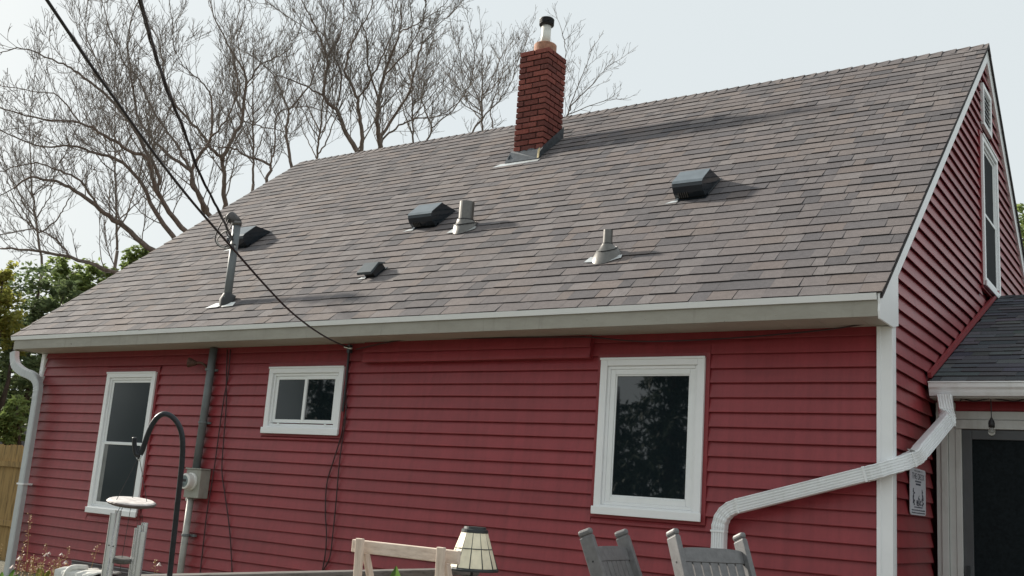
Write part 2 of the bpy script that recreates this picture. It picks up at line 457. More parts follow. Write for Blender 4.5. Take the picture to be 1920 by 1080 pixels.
gable = part('siding', (0, 4.1, 0), house, 'paler lit red lap siding of the gable end')
def rake_y(z): return (z+.10-ZE)/S-OV
GW = (3.655, 4.575, 1.150, 2.790)      # gable window y0,y1,z0,z1
GV = (3.835, 4.335, 2.960, 3.440)      # gable vent
PY0, PYR, PZ0, PZR = 1.094, 4.436, -.190, 1.180    # porch roof trace on the gable wall
for k in range(-36, 24):
    zb = -k*E; zt = zb+E
    def lim(z): return max(.093, rake_y(z)) if z > .1 else .093
    a0, a1 = lim(zb), lim(zt)
    b0, b1 = 2*D-a0, 2*D-a1
    if zt < -.24: b0 = b1 = 1.262
    if a1 > b1-.02 or a0 >= b0: 
        continue
    holes = []
    for w, j in ((GW, J), (GV, .02)):
        if zb < w[3]+j-.012 and zt > w[2]-j+.012: holes.append((w[0]-j, w[1]+j))
    segs = []
    if holes:
        h = (min(q[0] for q in holes), max(q[1] for q in holes))
        segs = [((a0, a1), (h[0], h[0])), ((h[1], h[1]), (b0, b1))]
    else: segs = [((a0, a1), (b0, b1))]
    for (l0, l1), (r0, r1) in segs:
        if r0-l0 < .03 or r1-l1 < .01: continue
        mb = MB(); board(mb, (-WO, l0, 0), (-WO, r0, 0), (1, 0, 0), zb, zt, topA=(-WO, l1, 0), topB=(-WO, r1, 0), n=max(2, int((r0-l0)/.3)), amp=.004)
        mb.build('siding_board', M_RED, gable)

# ---- corner posts
def corner(x0, sgn):
    m = MB(); w = .095
    m.box((x0-(w if sgn > 0 else -0), -.010, GZ), (x0+(.008 if sgn > 0 else w), .03, .062))
    if sgn > 0: m.box((-.03, .0305, GZ), (.008, w, .085))
    m.build('corner_post', M_WHITE, house, bevel=.004)
    c = MB(); xx = x0-w if sgn > 0 else x0+w-.03
    c.box((xx-.006 if sgn > 0 else xx, -.018, GZ), (xx+.022, -.0105, .061)); c.build('corner_post', M_WHITE, house, bevel=.002)
corner(0, 1); corner(XL, -1)

# ---- windows
def frame_ring(m, x0, x1, z0, z1, w, y0, y1, wb=None):      # rectangular ring butted at the corners
    wb = wb or w
    m.box((x0, y0, z0), (x0+w, y1, z1)); m.box((x1-w, y0, z0), (x1, y1, z1))
    m.box((x0+w+.0008, y0, z1-w), (x1-w-.0008, y1, z1)); m.box((x0+w+.0008, y0, z0), (x1-w-.0008, y1, z0+wb))
def make_window(w, kind, label, to=None, name='window'):
    """built against the front wall (y=0, outwards -y)"""
    x0, x1, z0, z1 = w
    p = part(name, ((x0+x1)/2, 0, z0), house, label)
    jm = MB(); frame_ring(jm, x0-J, x1+J, z0-J, z1+J, J-.002, -.034, -.001); jm.build('casing_channel', M_REDTRIM, p)
    m = MB(); frame_ring(m, x0, x1, z0, z1, .062, -.056, -.002, .066)
    frame_ring(m, x0+.0625, x1-.0625, z0+.0665, z1-.0625, .026, -.036, -.002)
    m.box((x0-.004, -.066, z1-.014), (x1+.004, -.0565, z1+.006))
    m.build('frame', M_WHITE, p, bevel=.004)
    s = MB(); s.box((x0-.012, -.072, z0-.012), (x1+.012, -.0565, z0+.052)); s.build('sill', M_WHITE, p, bevel=.004)
    i0, i1, j0, j1 = x0+.089, x1-.089, z0+.093, z1-.089
    glass = M_GLASS
    if kind == 'fixed':
        s = MB(); frame_ring(s, i0, i1, j0, j1, .044, -.028, -.002); frame_ring(s, i0+.0445, i1-.0445, j0+.0445, j1-.0445, .012, -.020, -.002)
        s.build('sash', M_SASH, p, bevel=.003)
        g = MB(); g.box((i0+.056, -.013, j0+.056), (i1-.056, -.004, j1-.056)); g.build('pane', M_GLASS, p)
    elif kind == 'slider':
        xm = (i0+i1)/2-.005
        for a, b, yy in ((i0, xm+.025, -.020), (xm-.012, i1, -.030)):
            s = MB(); frame_ring(s, a, b, j0+.01, j1, .036, yy, yy+.012); s.build('sash', M_SASH, p, bevel=.003)
        g = MB(); g.box((i0+.037, -.013, j0+.047), (xm-.013, -.004, j1-.037)); g.build('pane', M_GLASS2, p)
        g = MB(); g.box((xm+.026, -.016, j0+.047), (i1-.037, -.006, j1-.037)); g.build('pane', M_GLASS, p)
        for xx in (i0+.12, i1-.10):
            t = MB(); t.box((xx, -.060, j0-.012), (xx+.03, -.0565, j0+.004)); t.build('latch', M_SASH, p)
    else:
        zm = z0+.49*(z1-z0)
        s = MB(); frame_ring(s, i0, i1, zm-.012, j1, .030, -.020, -.006); s.build('sash', M_SASH, p, bevel=.003)
        s = MB(); frame_ring(s, i0, i1, j0, zm+.014, .030, -.034, -.0205); s.build('sash', M_SASH, p, bevel=.003)
        gm = M_GLASS2 if kind == 'hung' else M_GABLEGLASS
        g = MB(); g.box((i0+.031, -.014, zm+.02), (i1-.031, -.008, j1-.031)); g.build('pane', gm, p)
        g = MB(); g.box((i0+.031+(.07 if kind == 'hung' else 0), -.026, j0+.031), (i1-.031, -.0195, zm-.017)); g.build('pane', gm, p)
        if kind == 'hung':
            g = MB(); g.box((i0+.031, -.026, j0+.031), (i0+.031+.069, -.0195, zm-.017)); g.build('blind_edge', plain('blind', (.20, .205, .20), .7), p)
    return p
def inset_window(p):
    for ob in p.children:
        for v in ob.data.vertices: v.co.y += .028
inset_window(make_window(WIN['a'], 'hung', 'tall double-hung window beside the meter with pale blind edge'))
inset_window(make_window(WIN['b'], 'slider', 'small two-pane sliding window high on the wall'))
inset_window(make_window(WIN['c'], 'fixed', 'large single-pane window reflecting trees'))
gw = make_window((0, GW[1]-GW[0], GW[2], GW[3]), 'hung2', 'tall double-hung window in the gable end')
gw.matrix_basis = Matrix.Translation((0, GW[0], 0)) @ Matrix.Rotation(pi/2, 4, 'Z') @ gw.matrix_basis if False else gw.matrix_basis
# turn the gable window round the corner: local x -> world y, outwards -> +x
for ob in list(gw.children):
    me = ob.data
    for v in me.vertices:
        x_, y_, z_ = v.co; v.co = (-y_-.028, GW[0]+x_, z_)
    me.update()
# gable vent
gv = part('gable_vent', (0, 4.085, 2.96), house, 'white louvred vent under the gable peak')
m = MB()
y0, y1, z0, z1 = GV
for a, b in (((.002, y0, z0), (.04, y0+.05, z1)), ((.002, y1-.05, z0), (.04, y1, z1)), ((.002, y0+.051, z1-.05), (.04, y1-.051, z1)), ((.002, y0+.051, z0), (.04, y1-.051, z0+.05))): m.box(a, b)
m.build('frame', M_WHITE, gv, bevel=.004)
b = MB(); b.box((.002, y0+.051, z0+.051), (.008, y1-.051, z1-.051)); b.build('backing', M_BLACK, gv)
for i in range(7):
    z = z0+.062+i*.0525
    b = MB(); b.hexa([(.028, y0+.052, z), (.034, y0+.052, z), (.034, y1-.052, z), (.028, y1-.052, z), (.010, y0+.052, z+.03), (.016, y0+.052, z+.03), (.016, y1-.052, z+.03), (.010, y1-.052, z+.03)]); b.build('louvre', M_WHITE, gv, fix=True)
for ob in gv.children:
    for v in ob.data.vertices: v.co.x -= .024

# ---- eave: fascia, drip edge, soffit, rake boards
m = MB(); m.box((XRL+.06, -.385, .062), (.003, -.365, .181)); m.build('fascia', M_FASCIA, house, bevel=.003)
for a, b, dy in ((XRL+.004, -7.95, 0), (-7.97, -.0, .003)):
    m = MB(); m.hexa([(a, -.399-dy, .178), (b, -.399-dy, .178), (b, -.386-dy, .178), (a, -.386-dy, .178), (a, -.412-dy, .223), (b, -.412-dy, .223), (b, -.386-dy, .229), (a, -.386-dy, .229)])
    m.build('drip_edge', M_WHITE, house)
sf = part('soffit', (-5.3, -.2, .06), house)
x = XL-.02
while x < .0:
    m = MB(); m.box((x, -.364, .066), (min(x+.297, .0), .028, .074)); m.build('soffit_panel', M_SOFFIT, sf); x += .30
def rake(xa, xb, ends):
    for side in (0, 1):
        def Yz(y): return (y if side == 0 else 2*D-y)
        t = .16/CS
        ya = .12 if ends else -.30
        m = MB(); pl = [(xa, Yz(ya), roofz(ya)-.012), (xa, Yz(D-.0005), ZR-.012), (xa, Yz(D-.0005), ZR-t), (xa, Yz(ya), roofz(ya)-t)]
        m.prism(pl if side else pl[::-1], (xb-xa, 0, 0)); m.build('rake_board', M_WHITE, house, fix=True)
        m = MB(); pl = [(xb, Yz(ya), roofz(ya)-.012), (xb, Yz(D-.0005), ZR-.012), (xb, Yz(D-.0005), ZR-.012-.05/CS), (xb, Yz(ya), roofz(ya)-.012-.05/CS)]
        m.prism(pl if side else pl[::-1], (.004 if xb > 0 else -.008, 0, 0)); m.build('rake_board', M_WHITE, house, fix=True)
rake(-.03, .016, True); rake(XL-.002, XL-.032, False)
m = MB(); m.prism([(.004, -.398, .222), (.004, .1195, roofz(.12)-.012), (.004, .1195, .468), (.004, .125, .083), (.004, -.02, .048), (.004, -.378, .046), (.004, -.392, .10), (.004, -.386, .15)], (.015, 0, 0))
m.build('eave_return', M_WHITE, house, fix=True, bevel=.003)
m = MB(); m.prism([(XL-.002, -.384, .20), (XL-.002, -.30, .29), (XL-.002, .0, .50), (XL-.002, .0, .066), (XL-.002, -.384, .052)], (-.03, 0, 0)); m.build('eave_return', M_FASCIA, house, fix=True)

# ---- roof
roof = part('roof', (-5.3, 2, 2), house, 'brown architectural shingle roof')
m = MB()
m.prism([(XRL, -OV+.012, ZE-.012), (XRL, D, ZR-.010), (XRL, 2*D+OV-.012, ZE-.012), (XRL, 2*D+OV-.012, ZE-.040), (XRL, D, ZR-.045), (XRL, -OV+.012, ZE-.04)], (XRR-XRL-.004, 0, 0))
m.build('roof_deck', M_UNDER, roof, fix=True)
m = MB(); m.quad([(XRL, D, ZR), (XRR, D, ZR), (XRR, 2*D+OV, ZE), (XRL, 2*D+OV, ZE)][::-1]); m.cur = None
bs = m.build('back_slope', M_SHINGLE, roof); bs.color = (.14, .13, .125, 1); tag(bs, 'far roof slope')
EXP = .158
TONES = [tuple((.130+(q-.165)*.60)*k for q, k in zip(c, (1.005, .985, 1.0))) for c in ((.190, .168, .164), (.172, .154, .152), (.205, .180, .174), (.158, .144, .146), (.135, .127, .133), (.205, .172, .158), (.182, .166, .165), (.122, .116, .122), (.212, .184, .174), (.225, .206, .202))]
def tone(): 
    c = random.choice(TONES); j = rnd(.93, 1.07); return tuple(q*j for q in c)
slabs = []
nrow = int(SLEN/EXP)
for r in range(nrow+1):
    u0 = r*EXP-.012; u1 = min(u0+EXP+.02, SLEN-.002)
    if u1-u0 < .03: continue
    x = XRL-rnd(0, .15)
    while x < XRR:
        w = random.choice((rnd(.09, .16), rnd(.15, .24), rnd(.20, .33)))
        xa, xb = max(x, XRL), min(x+w, XRR)
        if XRR-xb < .06: xb = XRR
        if xb-xa > .03:
            thick = random.choice((.009, .0105, .0125, .014))
            du = [rnd(-.0035, .0035) for _ in range(2)]; gp_ = random.choice((.0003, .0020, .0028))
            wav = noise.noise(V((xa*.9, r*.9, 3)))*.008+noise.noise(V((xa*4, r*1.7, 9)))*.003
            slabs.append((xa+gp_, xb-gp_, u0+du[0]+wav, u0+du[1]+wav, u1, thick, rnd(0, .0015)))
        x = xb if xb < XRR else XRR+1
def slab_pts(s):
    xa, xb, ua, ub, u1, th, lift = s
    return [RP(xa, ua, .0+lift), RP(xb, ub, .0+lift), RP(xb, u1, -.004), RP(xa, u1, -.004), RP(xa, ua, th+lift), RP(xb, ub, th+lift), RP(xb, u1, .0028), RP(xa, u1, .0028)]
def shown(s):
    p = RP((s[0]+s[1])/2, (s[2]+s[4])/2); d = (p-CAM); nrm = V((0, -SN, CS))
    return (s[1]-s[0])*EXP*abs(d.normalized().dot(nrm))/d.length_squared
slabs.sort(key=shown, reverse=True)
field = MB()
for i, s in enumerate(slabs):
    if i < 300:
        mb = MB(); mb.slab(slab_pts(s)); o = mb.build('shingle', M_SHINGLE, roof); o.color = (*tone(), 1)
    else:
        field.slab(slab_pts(s), tone())
fo = field.build('shingle_field', M_SHINGLE, roof); fo.color = (0, 0, 0, 1); tag(fo, kind='stuff')
# ridge caps
x = XRL
while x < XRR:
    w = rnd(.14, .15); xb = min(x+w+.01, XRR); m = MB(); hgt = .012
    for sgn in (-1, 1):
        y1_ = D+sgn*.13; z1_ = ZR-.13*S
        pp = [(x, D, ZR+.004), (xb, D, ZR+.004+hgt), (xb, y1_, z1_+.004+hgt), (x, y1_, z1_+.004)]
        lo = [(a, b, c-.006) for a, b, c in pp]
        m.hexa((lo+pp) if sgn > 0 else ([lo[i] for i in (0, 3, 2, 1)]+[pp[i] for i in (0, 3, 2, 1)]))
    o = m.build('ridge_cap', M_SHINGLE, roof); c = random.choice(TONES[:4]); o.color = (*c, 1); x += w
# shingle overhang edge dark line along the right rake is the slabs' own ends

# ---- chimney
CX0, CX1, CY0, CY1, CZ1 = -5.44, -4.995, 2.845, 3.29, 4.43
chim = part('chimney', (-5.2, 3.06, 3.0), house, 'dark red painted brick chimney with white flue pipe')
m = MB(); m.box((CX0+.016, CY0+.016, 2.70), (CX1-.016, CY1-.016, CZ1-.010)); m.build('mortar', M_MORTAR, chim)
CH = .0776; JT = .0155; nb = 22
L = CX1-CX0
def brick(a, b):
    j = [rnd(-.0025, .0025) for _ in range(4)]
    m = MB(); m.box((a[0]+j[0], a[1]+j[1], a[2]), (b[0]+j[2]*.5, b[1]+j[3]*.5, b[2])); m.build('brick', M_BRICK, chim, bevel=.004)
for c in range(nb):
    z1_ = CZ1-c*CH; z0_ = z1_-CH+JT
    wd = .102
    if c % 2 == 0:
        half = (L-JT)/2
        for yy in (CY0, CY1-wd):
            brick((CX0, yy, z0_), (CX0+half, yy+wd, z1_)); brick((CX0+half+JT, yy, z0_), (CX1, yy+wd, z1_))
        for xx in (CX0, CX1-wd): brick((xx, CY0+wd+JT, z0_), (xx+wd, CY1-wd-JT, z1_))
    else:
        half = (L-JT)/2
        for xx in (CX0, CX1-wd):
            brick((xx, CY0, z0_), (xx+wd, CY0+half, z1_)); brick((xx, CY0+half+JT, z0_), (xx+wd, CY1, z1_))
        for yy in (CY0, CY1-wd): brick((CX0+wd+JT, yy, z0_), (CX1-wd-JT, yy+wd, z1_))
m = MB(); m.box((CX0+.06, CY0+.06, CZ1-.009), (CX1-.06, CY1-.06, CZ1+.012)); m.build('mortar_crown', M_MORTAR, chim)
fx, fy = -5.175, 3.03
m = MB(); m.lathe((fx, fy, CZ1+.0125), [(.150, 0), (.150, .112), (.143, .12), (.120, .12), (.120, .06)], 28); m.build('flue_tile', M_CLAY, chim, smooth=False)
m = MB(); m.lathe((fx-.005, fy, CZ1+.09), [(.064, 0), (.064, .33), (.060, .33)], 24); m.build('flue_pipe', M_PVC, chim, smooth=True)
m = MB(); pr = [(.068, .245), (.095, .255)]
for i in range(4): pr += [(.099, .260+i*.019), (.088, .263+i*.019), (.088, .270+i*.019), (.100, .273+i*.019)]
pr += [(.100, .340), (.090, .352), (.03, .356)]
m.lathe((fx-.005, fy, CZ1+.16), pr, 26); m.build('flue_cap', M_BLACK, chim)
# flashing
m = MB(); f0, f1 = CX0-.035, CX1+.02
zb = roofz(CY0-.10)+.014
jag = [(f1-(f1-f0)*i/14, CY0-.006, roofz(CY0)+.105+rnd(-.012, .016)) for i in range(15)]
m.prism([(f0-.01, CY0-.105, zb), (f1, CY0-.105, zb)]+jag, (0, -.006, .004)); m.build('front_flashing', M_LEAD, chim, fix=True)
m = MB(); yA, yB = CY0-.09, CY1+.02
m.prism([(CX1+.008, yA, roofz(yA)+.012), (CX1+.008, yB, roofz(yB)+.012), (CX1+.008, yB, roofz(yB)+.165), (CX1+.008, CY0+.02, roofz(CY0)+.155), (CX1+.008, yA+.01, roofz(yA)+.09)], (.007, 0, 0))
m.build('side_flashing', M_LEAD, chim, fix=True)
m = MB(); m.prism([(CX0-.008, yA, roofz(yA)+.012), (CX0-.008, yB, roofz(yB)+.012), (CX0-.008, yB, roofz(yB)+.165), (CX0-.008, yA+.01, roofz(yA)+.10)], (-.007, 0, 0)); m.build('side_flashing', M_LEAD, chim, fix=True)
m = MB(); m.hexa([(CX0-.18, CY0-.17, roofz(CY0-.17)+.012), (CX1+.05, CY0-.16, roofz(CY0-.16)+.012), (CX1+.05, CY0-.106, roofz(CY0-.106)+.012), (CX0-.12, CY0-.106, roofz(CY0-.106)+.012),
   (CX0-.18, CY0-.17, roofz(CY0-.17)+.016), (CX1+.05, CY0-.16, roofz(CY0-.16)+.016), (CX1+.05, CY0-.106, roofz(CY0-.106)+.016), (CX0-.12, CY0-.106, roofz(CY0-.106)+.016)]); m.build('flashing_apron', M_ALU, chim)
m = MB(); m.prism([(CX1+.002, yA-.012, roofz(yA)+.012), (CX1+.03, yA-.012, roofz(yA)+.02), (CX1+.026, yA, roofz(yA)+.10), (CX1+.012, yA+.03, roofz(yA)+.17), (CX1-.012, yA+.02, roofz(yA)+.14)], (0, -.008, 0)); m.build('sealant_bead', plain('dried_sealant', (.45, .37, .20), .6, var=.5, sc=60), chim, fix=True)

# ---- roof vents
def roof_vent(x, y, w, dpt, h, label):
    """metal box vent: low mouth facing down-slope"""
    u = (y+OV)/CS
    p = part('roof_vent', RP(x, u), house, label)
    m = MB()
    m.hexa([RP(x-w*.53, u-.03, .014), RP(x+w*.53, u-.03, .014), RP(x+w*.53, u+dpt+.02, .014), RP(x-w*.53, u+dpt+.02, .014), RP(x-w*.53, u-.03, .0175), RP(x+w*.53, u-.03, .0175), RP(x+w*.53, u+dpt+.02, .0175), RP(x-w*.53, u+dpt+.02, .0175)])
    m.build('base_flange', M_ALU if False else M_BLACKVENT, p)
    sec = [(-.012, .03), (-.03, .09), (-.026, h*.80), (-.008, h*.93), (.025, h), (dpt*.58, h*1.04), (dpt, .02), (dpt, .016), (.06, .016), (.06, .03)]
    m = MB(); m.prism([RP(x-w/2, u+a, b_) for a, b_ in sec], (w, 0, 0)); m.build('hood', M_BLACKVENT, p, fix=True, bevel=.006)
    m = MB(); e_ = .004; m.prism([RP(x-w/2-.003, u+a, b_) for a, b_ in ((-.010, h*.93+.003), (.025, h+.003), (dpt*.58, h*1.04+.003), (dpt*.58, h*1.04+.006), (.023, h+.0065), (-.013, h*.93+.006))], (w+.006, 0, 0)); m.build('hood_top', M_VENTSHEEN, p, fix=True)  # thin sheet on the hood that carries the painted sky sheen
    g_ = MB(); g_.hexa([RP(x-w/2+.02, u+.01, .016), RP(x+w/2-.02, u+.01, .016), RP(x+w/2-.02, u+.05, .016), RP(x-w/2+.02, u+.05, .016), RP(x-w/2+.02, u+.01, .05), RP(x+w/2-.02, u+.01, .05), RP(x+w/2-.02, u+.05, .05), RP(x-w/2+.02, u+.05, .05)])
    g_.build('mouth', M_BLACK, p)
    for i in range(5):
        a = x-w/2+.05+i*.022
        b_ = MB(); b_.hexa([RP(a, u-.036, .04), RP(a+.005, u-.036, .04), RP(a+.005, u-.02, .04), RP(a, u-.02, .04), RP(a, u-.036, .095), RP(a+.005, u-.036, .095), RP(a+.005, u-.02, .095), RP(a, u-.02, .095)]); b_.build('louvre_slot', M_GALV, p)
    t = MB(); t.hexa([RP(x-w*.75-.02, u-.075, .0122), RP(x-w*.4, u-.062, .0122), RP(x-w*.4, u-.03, .0150), RP(x-w*.6, u-.03, .0150), RP(x-w*.75-.02, u-.075, .0142), RP(x-w*.4, u-.062, .0152), RP(x-w*.4, u-.03, .0170), RP(x-w*.6, u-.03, .017)]); t.build('sealant_tab', M_ALU, p)
    return p
roof_vent(-5.485, 1.27, .34, .42, .185, 'black box vent beside the wider metal pipe')
roof_vent(-2.175, 1.25, .31, .43, .19, 'black box vent below the chimney shadow')
roof_vent(-8.60, 1.28, .32, .45, .18, 'black box vent behind the grey mast')
# small exhaust vent
u = (.31+OV)/CS; xs = -5.37
pv = part('exhaust_vent', RP(xs, u), house, 'small dark exhaust hood low on the roof')
m = MB(); m.hexa([RP(xs-.08, u-.02, .014), RP(xs+.11, u-.02, .014), RP(xs+.11, u+.2, .014), RP(xs-.08, u+.2, .014), RP(xs-.08, u-.02, .0175), RP(xs+.11, u-.02, .0175), RP(xs+.11, u+.2, .0175), RP(xs-.08, u+.2, .0175)]); m.build('base_flange', M_BLACKVENT, pv)
m = MB(); m.prism([RP(xs-.05, u+.0, .016), RP(xs-.05, u-.02, .07), RP(xs-.05, u+.17, .09), RP(xs-.05, u+.19, .016)], (.13, 0, 0)); m.build('throat', M_BLACK, pv, fix=True)
m = MB(); m.prism([RP(xs-.10, u-.06, .065), RP(xs-.10, u-.055, .095), RP(xs-.10, u+.11, .125), RP(xs-.10, u+.2, .075), RP(xs-.10, u+.2, .065), RP(xs-.10, u+.1, .10)], (.20, 0, 0)); m.build('hood', plain('vent_grey', (.07, .085, .095), .4, .3), pv, fix=True, bevel=.003)
m = MB(); m.hexa([RP(xs-.13, u-.05, .0122), RP(xs-.03, u-.045, .0122), RP(xs-.03, u-.01, .015), RP(xs-.10, u-.01, .015), RP(xs-.13, u-.05, .0142), RP(xs-.03, u-.045, .0152), RP(xs-.03, u-.01, .017), RP(xs-.10, u-.01, .017)]); m.build('sealant_tab', M_ALU, pv)

def vent_pipe(x, y, r, ztop, zcone, rb, label):
    u = (y+OV)/CS; base = RP(x, u, .013)
    p = part('vent_pipe', base, house, label)
    m = MB(); fl = [RP(x+a, u+b_, .0175) for a, b_ in ((-rb*1.35, -.10), (-rb*.3, -.115), (rb*.7, -.11), (rb*1.3, -.06), (rb*1.2, .0), (-rb*1.2, .0))]
    m.prism(fl, V((0, -SN, CS))*.003); m.build('flange', M_ALU, p, fix=True)
    # cone skewed from the slope to the upright pipe
    m = MB(); n = 22; rings = []
    lo = [RP(x+cos(2*pi*j/n)*rb, u+sin(2*pi*j/n)*rb*1.12, .0155) for j in range(n)]
    top = [V((x+cos(2*pi*j/n)*r*1.12, y+sin(2*pi*j/n)*r*1.12, zcone)) for j in range(n)]
    zs = [lo, [a.lerp(b_, .62)*1.0 for a, b_ in zip(lo, top)], [a.lerp(b_, .66) for a, b_ in zip(lo, top)], [a.lerp(b_, .97) for a, b_ in zip(lo, top)], top]
    for i in (1, 2):
        c0 = sum(zs[i], V((0, 0, 0)))/n
        zs[i] = [c0+(q-c0)*(1.16 if i == 1 else 1.02) for q in zs[i]]
    for q in zs: m.v += [tuple(a) for a in q]
    for i in range(len(zs)-1):
        for j in range(n): j2 = (j+1) % n; m.f.append([i*n+j, i*n+j2, (i+1)*n+j2, (i+1)*n+j])
    m.build('flashing_cone', M_GALV, p, smooth=True)
    c0 = sum(zs[1], V((0, 0, 0)))/n; ring = [c0+(q-c0)*1.015 for q in zs[1]]; m = MB(); m.tube(ring+ring[:1], .004, 6); m.build('seam_ring', M_BLACK, p)
    m = MB(); m.lathe((x, y, zcone-.012), [(r*1.02, 0), (r*1.16, .004), (r*1.16, .016), (r*1.02, .02)], 20); m.build('collar', M_BLACK, p)
    m = MB(); m.lathe((x, y, base.z-.05), [(r, 0), (r, ztop-base.z+.05), (r*.9, ztop-base.z+.05), (r*.9, ztop-base.z-.1)], 22); o = m.build('pipe', M_GALV, p)
    return p
vent_pipe(-4.806, 1.14, .083, 1.82, 1.612, .135, 'wider galvanised vent pipe beside a black box vent')
vent_pipe(-2.553, .325, .043, 1.088, .957, .135, 'slim galvanised vent pipe above the large window')

# ---- basement window low on the wall
bw = part('basement_window', (-8.3, 0, -2.7), house, 'dark low window with pale horizontal rails near the ground')
m = MB(); m.box((-9.30, -.016, GZ+.02), (-7.62, -.004, -2.405)); m.build('pane', M_DARKPANEL, bw)
for i, z in enumerate((-2.412, -2.452, -2.50, -2.56, -2.62)):
    m = MB(); m.box((-9.30, -.022, z-.004), (-7.62, -.0165, z+.004)); m.build('rail', M_MULLION, bw)

# ================================================================== PORCH on the gable side
porch = thing('porch', (2.0, 3.0, GZ), 'low porch addition with dark slate-grey shingle roof against the gable wall', 'porch')
PX1 = 4.6
PS = (PZR-PZ0)/(PYR-PY0); pc, ps = 1/hypot(1, PS), PS/hypot(1, PS)
def PP(x, u, h=0.): return V((x, PY0+u*pc-h*ps, PZ0+u*ps+h*pc))
PL = (PYR-PY0)/pc
prf = part('roof', (2, 2.5, .5), porch)
m = MB(); m.prism([(.024, PY0+.01, PZ0-.012), (.024, PYR, PZR-.012), (.024, 2*PYR-PY0, PZ0-.012), (.024, 2*PYR-PY0, PZ0-.06), (.024, PYR, PZR-.07), (.024, PY0+.01, PZ0-.05)], (PX1, 0, 0)); m.build('roof_deck', M_UNDER, prf, fix=True)
m = MB(); m.quad([(.024, PYR, PZR), (PX1, PYR, PZR), (PX1, 2*PYR-PY0, PZ0), (.024, 2*PYR-PY0, PZ0)][::-1]); bs = m.build('back_slope', M_SHINGLE, prf); bs.color = (.05, .053, .06, 1)
DT = [(.062, .066, .076), (.072, .077, .088), (.08, .085, .096), (.054, .058, .068), (.095, .1, .112)]
far = MB(); r = 0
while r*.142 < PL:
    u0 = r*.142-.012; u1 = min(u0+.162, PL-.002); x = .024-rnd(0, .2)
    while x < PX1:
        w = rnd(.13, .34); xa, xb = max(x, .026), min(x+w, PX1); th = random.choice((.006, .010, .013))
        if xb-xa > .02:
            a_, b_ = rnd(-.004, .004), rnd(-.004, .004)
            pp = [PP(xa+.001, u0+a_, 0), PP(xb-.001, u0+b_, 0), PP(xb-.001, u1, -.004), PP(xa+.001, u1, -.004), PP(xa+.001, u0+a_, th), PP(xb-.001, u0+b_, th), PP(xb-.001, u1, .003), PP(xa+.001, u1, .003)]
            c = tuple(q*rnd(.9, 1.1) for q in random.choice(DT))
            if xa < 1.15:
                mb = MB(); mb.slab(pp); o = mb.build('shingle', M_SHINGLE, prf); o.color = (*c, 1)
            else: far.slab(pp, c)
        x += w
    r += 1
fo = far.build('shingle_field', M_SHINGLE, prf); fo.color = (0, 0, 0, 1); tag(fo, kind='stuff')
m = MB(); x = .026
while x < PX1:
    for sg in (-1, 1):
        pp = [(x, PYR, PZR+.01), (x+.15, PYR, PZR+.018), (x+.15, PYR+sg*.13, PZR-.13*PS+.018), (x, PYR+sg*.13, PZR-.13*PS+.01)]; lo = [(a, b, c-.006) for a, b, c in pp]
        m.hexa((lo+pp) if sg > 0 else ([lo[i] for i in (0, 3, 2, 1)]+[pp[i] for i in (0, 3, 2, 1)]))
    x += .143
o = m.build('ridge_cap', M_SHINGLE, prf); o.color = (.05, .054, .062, 1)
# red channel where the porch roof meets the gable siding
m = MB(); m.obox(PP(.020, PL*.5+.02, .045), (0, PL*.5*pc, PL*.5*ps), (.014, 0, 0), V((0, -ps, pc))*.022); m.build('wall_flashing', M_REDTRIM, porch, fix=True)
m = MB(); m.box((.0235, PY0-.02, PZ0-.075), (.05, PY0+.13, PZ0+.012)); m.build('flashing_corner', M_LEAD, porch)
# gutter: ogee profile along x
gy = 1.085
prof = [(gy, -.215), (gy-.105, -.215), (gy-.112, -.222), (gy-.108, -.250), (gy-.092, -.268), (gy-.085, -.290), (gy-.072, -.315), (gy, -.318)]
m = MB(); m.prism([(.035, a, b) for a, b in prof], (PX1-.05, 0, 0)); m.build('gutter', M_RAIN, porch, fix=True)
m = MB(); m.box((.033, gy-.119, -.216), (PX1-.01, gy-.106, -.206)); m.build('gutter_lip', M_RAIN, porch)
m = MB(); m.box((.024, gy+.001, -.325), (PX1-.02, gy+.018, -.20)); m.build('fascia', M_DOORTRIM, porch)
m = MB(); m.box((.024, gy+.019, -.323), (PX1-.02, 1.30, -.312)); m.build('soffit', M_SOFFIT, porch)
m = MB(); m.box((.024, 1.34, GZ), (PX1-.1, 7.4, -.32)); m.build('wall', M_REDTRIM, porch)
m = MB(); board(m, (.15, 1.338, 0), (PX1-.1, 1.338, 0), (0, -1, 0), -.402, -.324, n=10); m.build('siding_board', M_RED, porch)
# trim boards beside the door
for a, b, y0_ in ((.004, .040, 1.285), (.042, .094, 1.272), (.096, .148, 1.290)):
    m = MB(); m.box((a+.02, y0_, GZ), (b+.02, 1.338, -.335)); m.build('trim_board', M_DOORTRIM, porch, bevel=.004)
m = MB(); m.box((.169, 1.292, -.470), (1.25, 1.3375, -.404)); m.build('trim_board', M_DOORTRIM, porch, bevel=.004)
m = MB(); m.box((.169, 1.280, -.545), (1.25, 1.3375, -.472)); m.build('trim_board', M_DOORTRIM, porch, bevel=.004)
m = MB(); m.box((.169, 1.284, GZ), (.214, 1.3375, -.547)); m.build('trim_board', M_DOORTRIM, porch, bevel=.003)
dr = part('screen_door', (.65, 1.3, DZ), porch, 'dark screen door under the string light')
m = MB(); m.box((.216, 1.300, DZ+.03), (.288, 1.335, -.549)); m.box((1.13, 1.300, DZ+.03), (1.20, 1.335, -.549)); m.box((.2885, 1.300, -.625), (1.1295, 1.335, -.549)); m.box((.2885, 1.300, DZ+.03), (1.1295, 1.335, DZ+.2)); m.build('frame', M_SCREENFR, dr, bevel=.003)
m = MB(); m.box((.2885, 1.316, DZ+.201), (1.1295, 1.325, -.6255)); m.build('mesh_panel', M_SCREEN, dr)
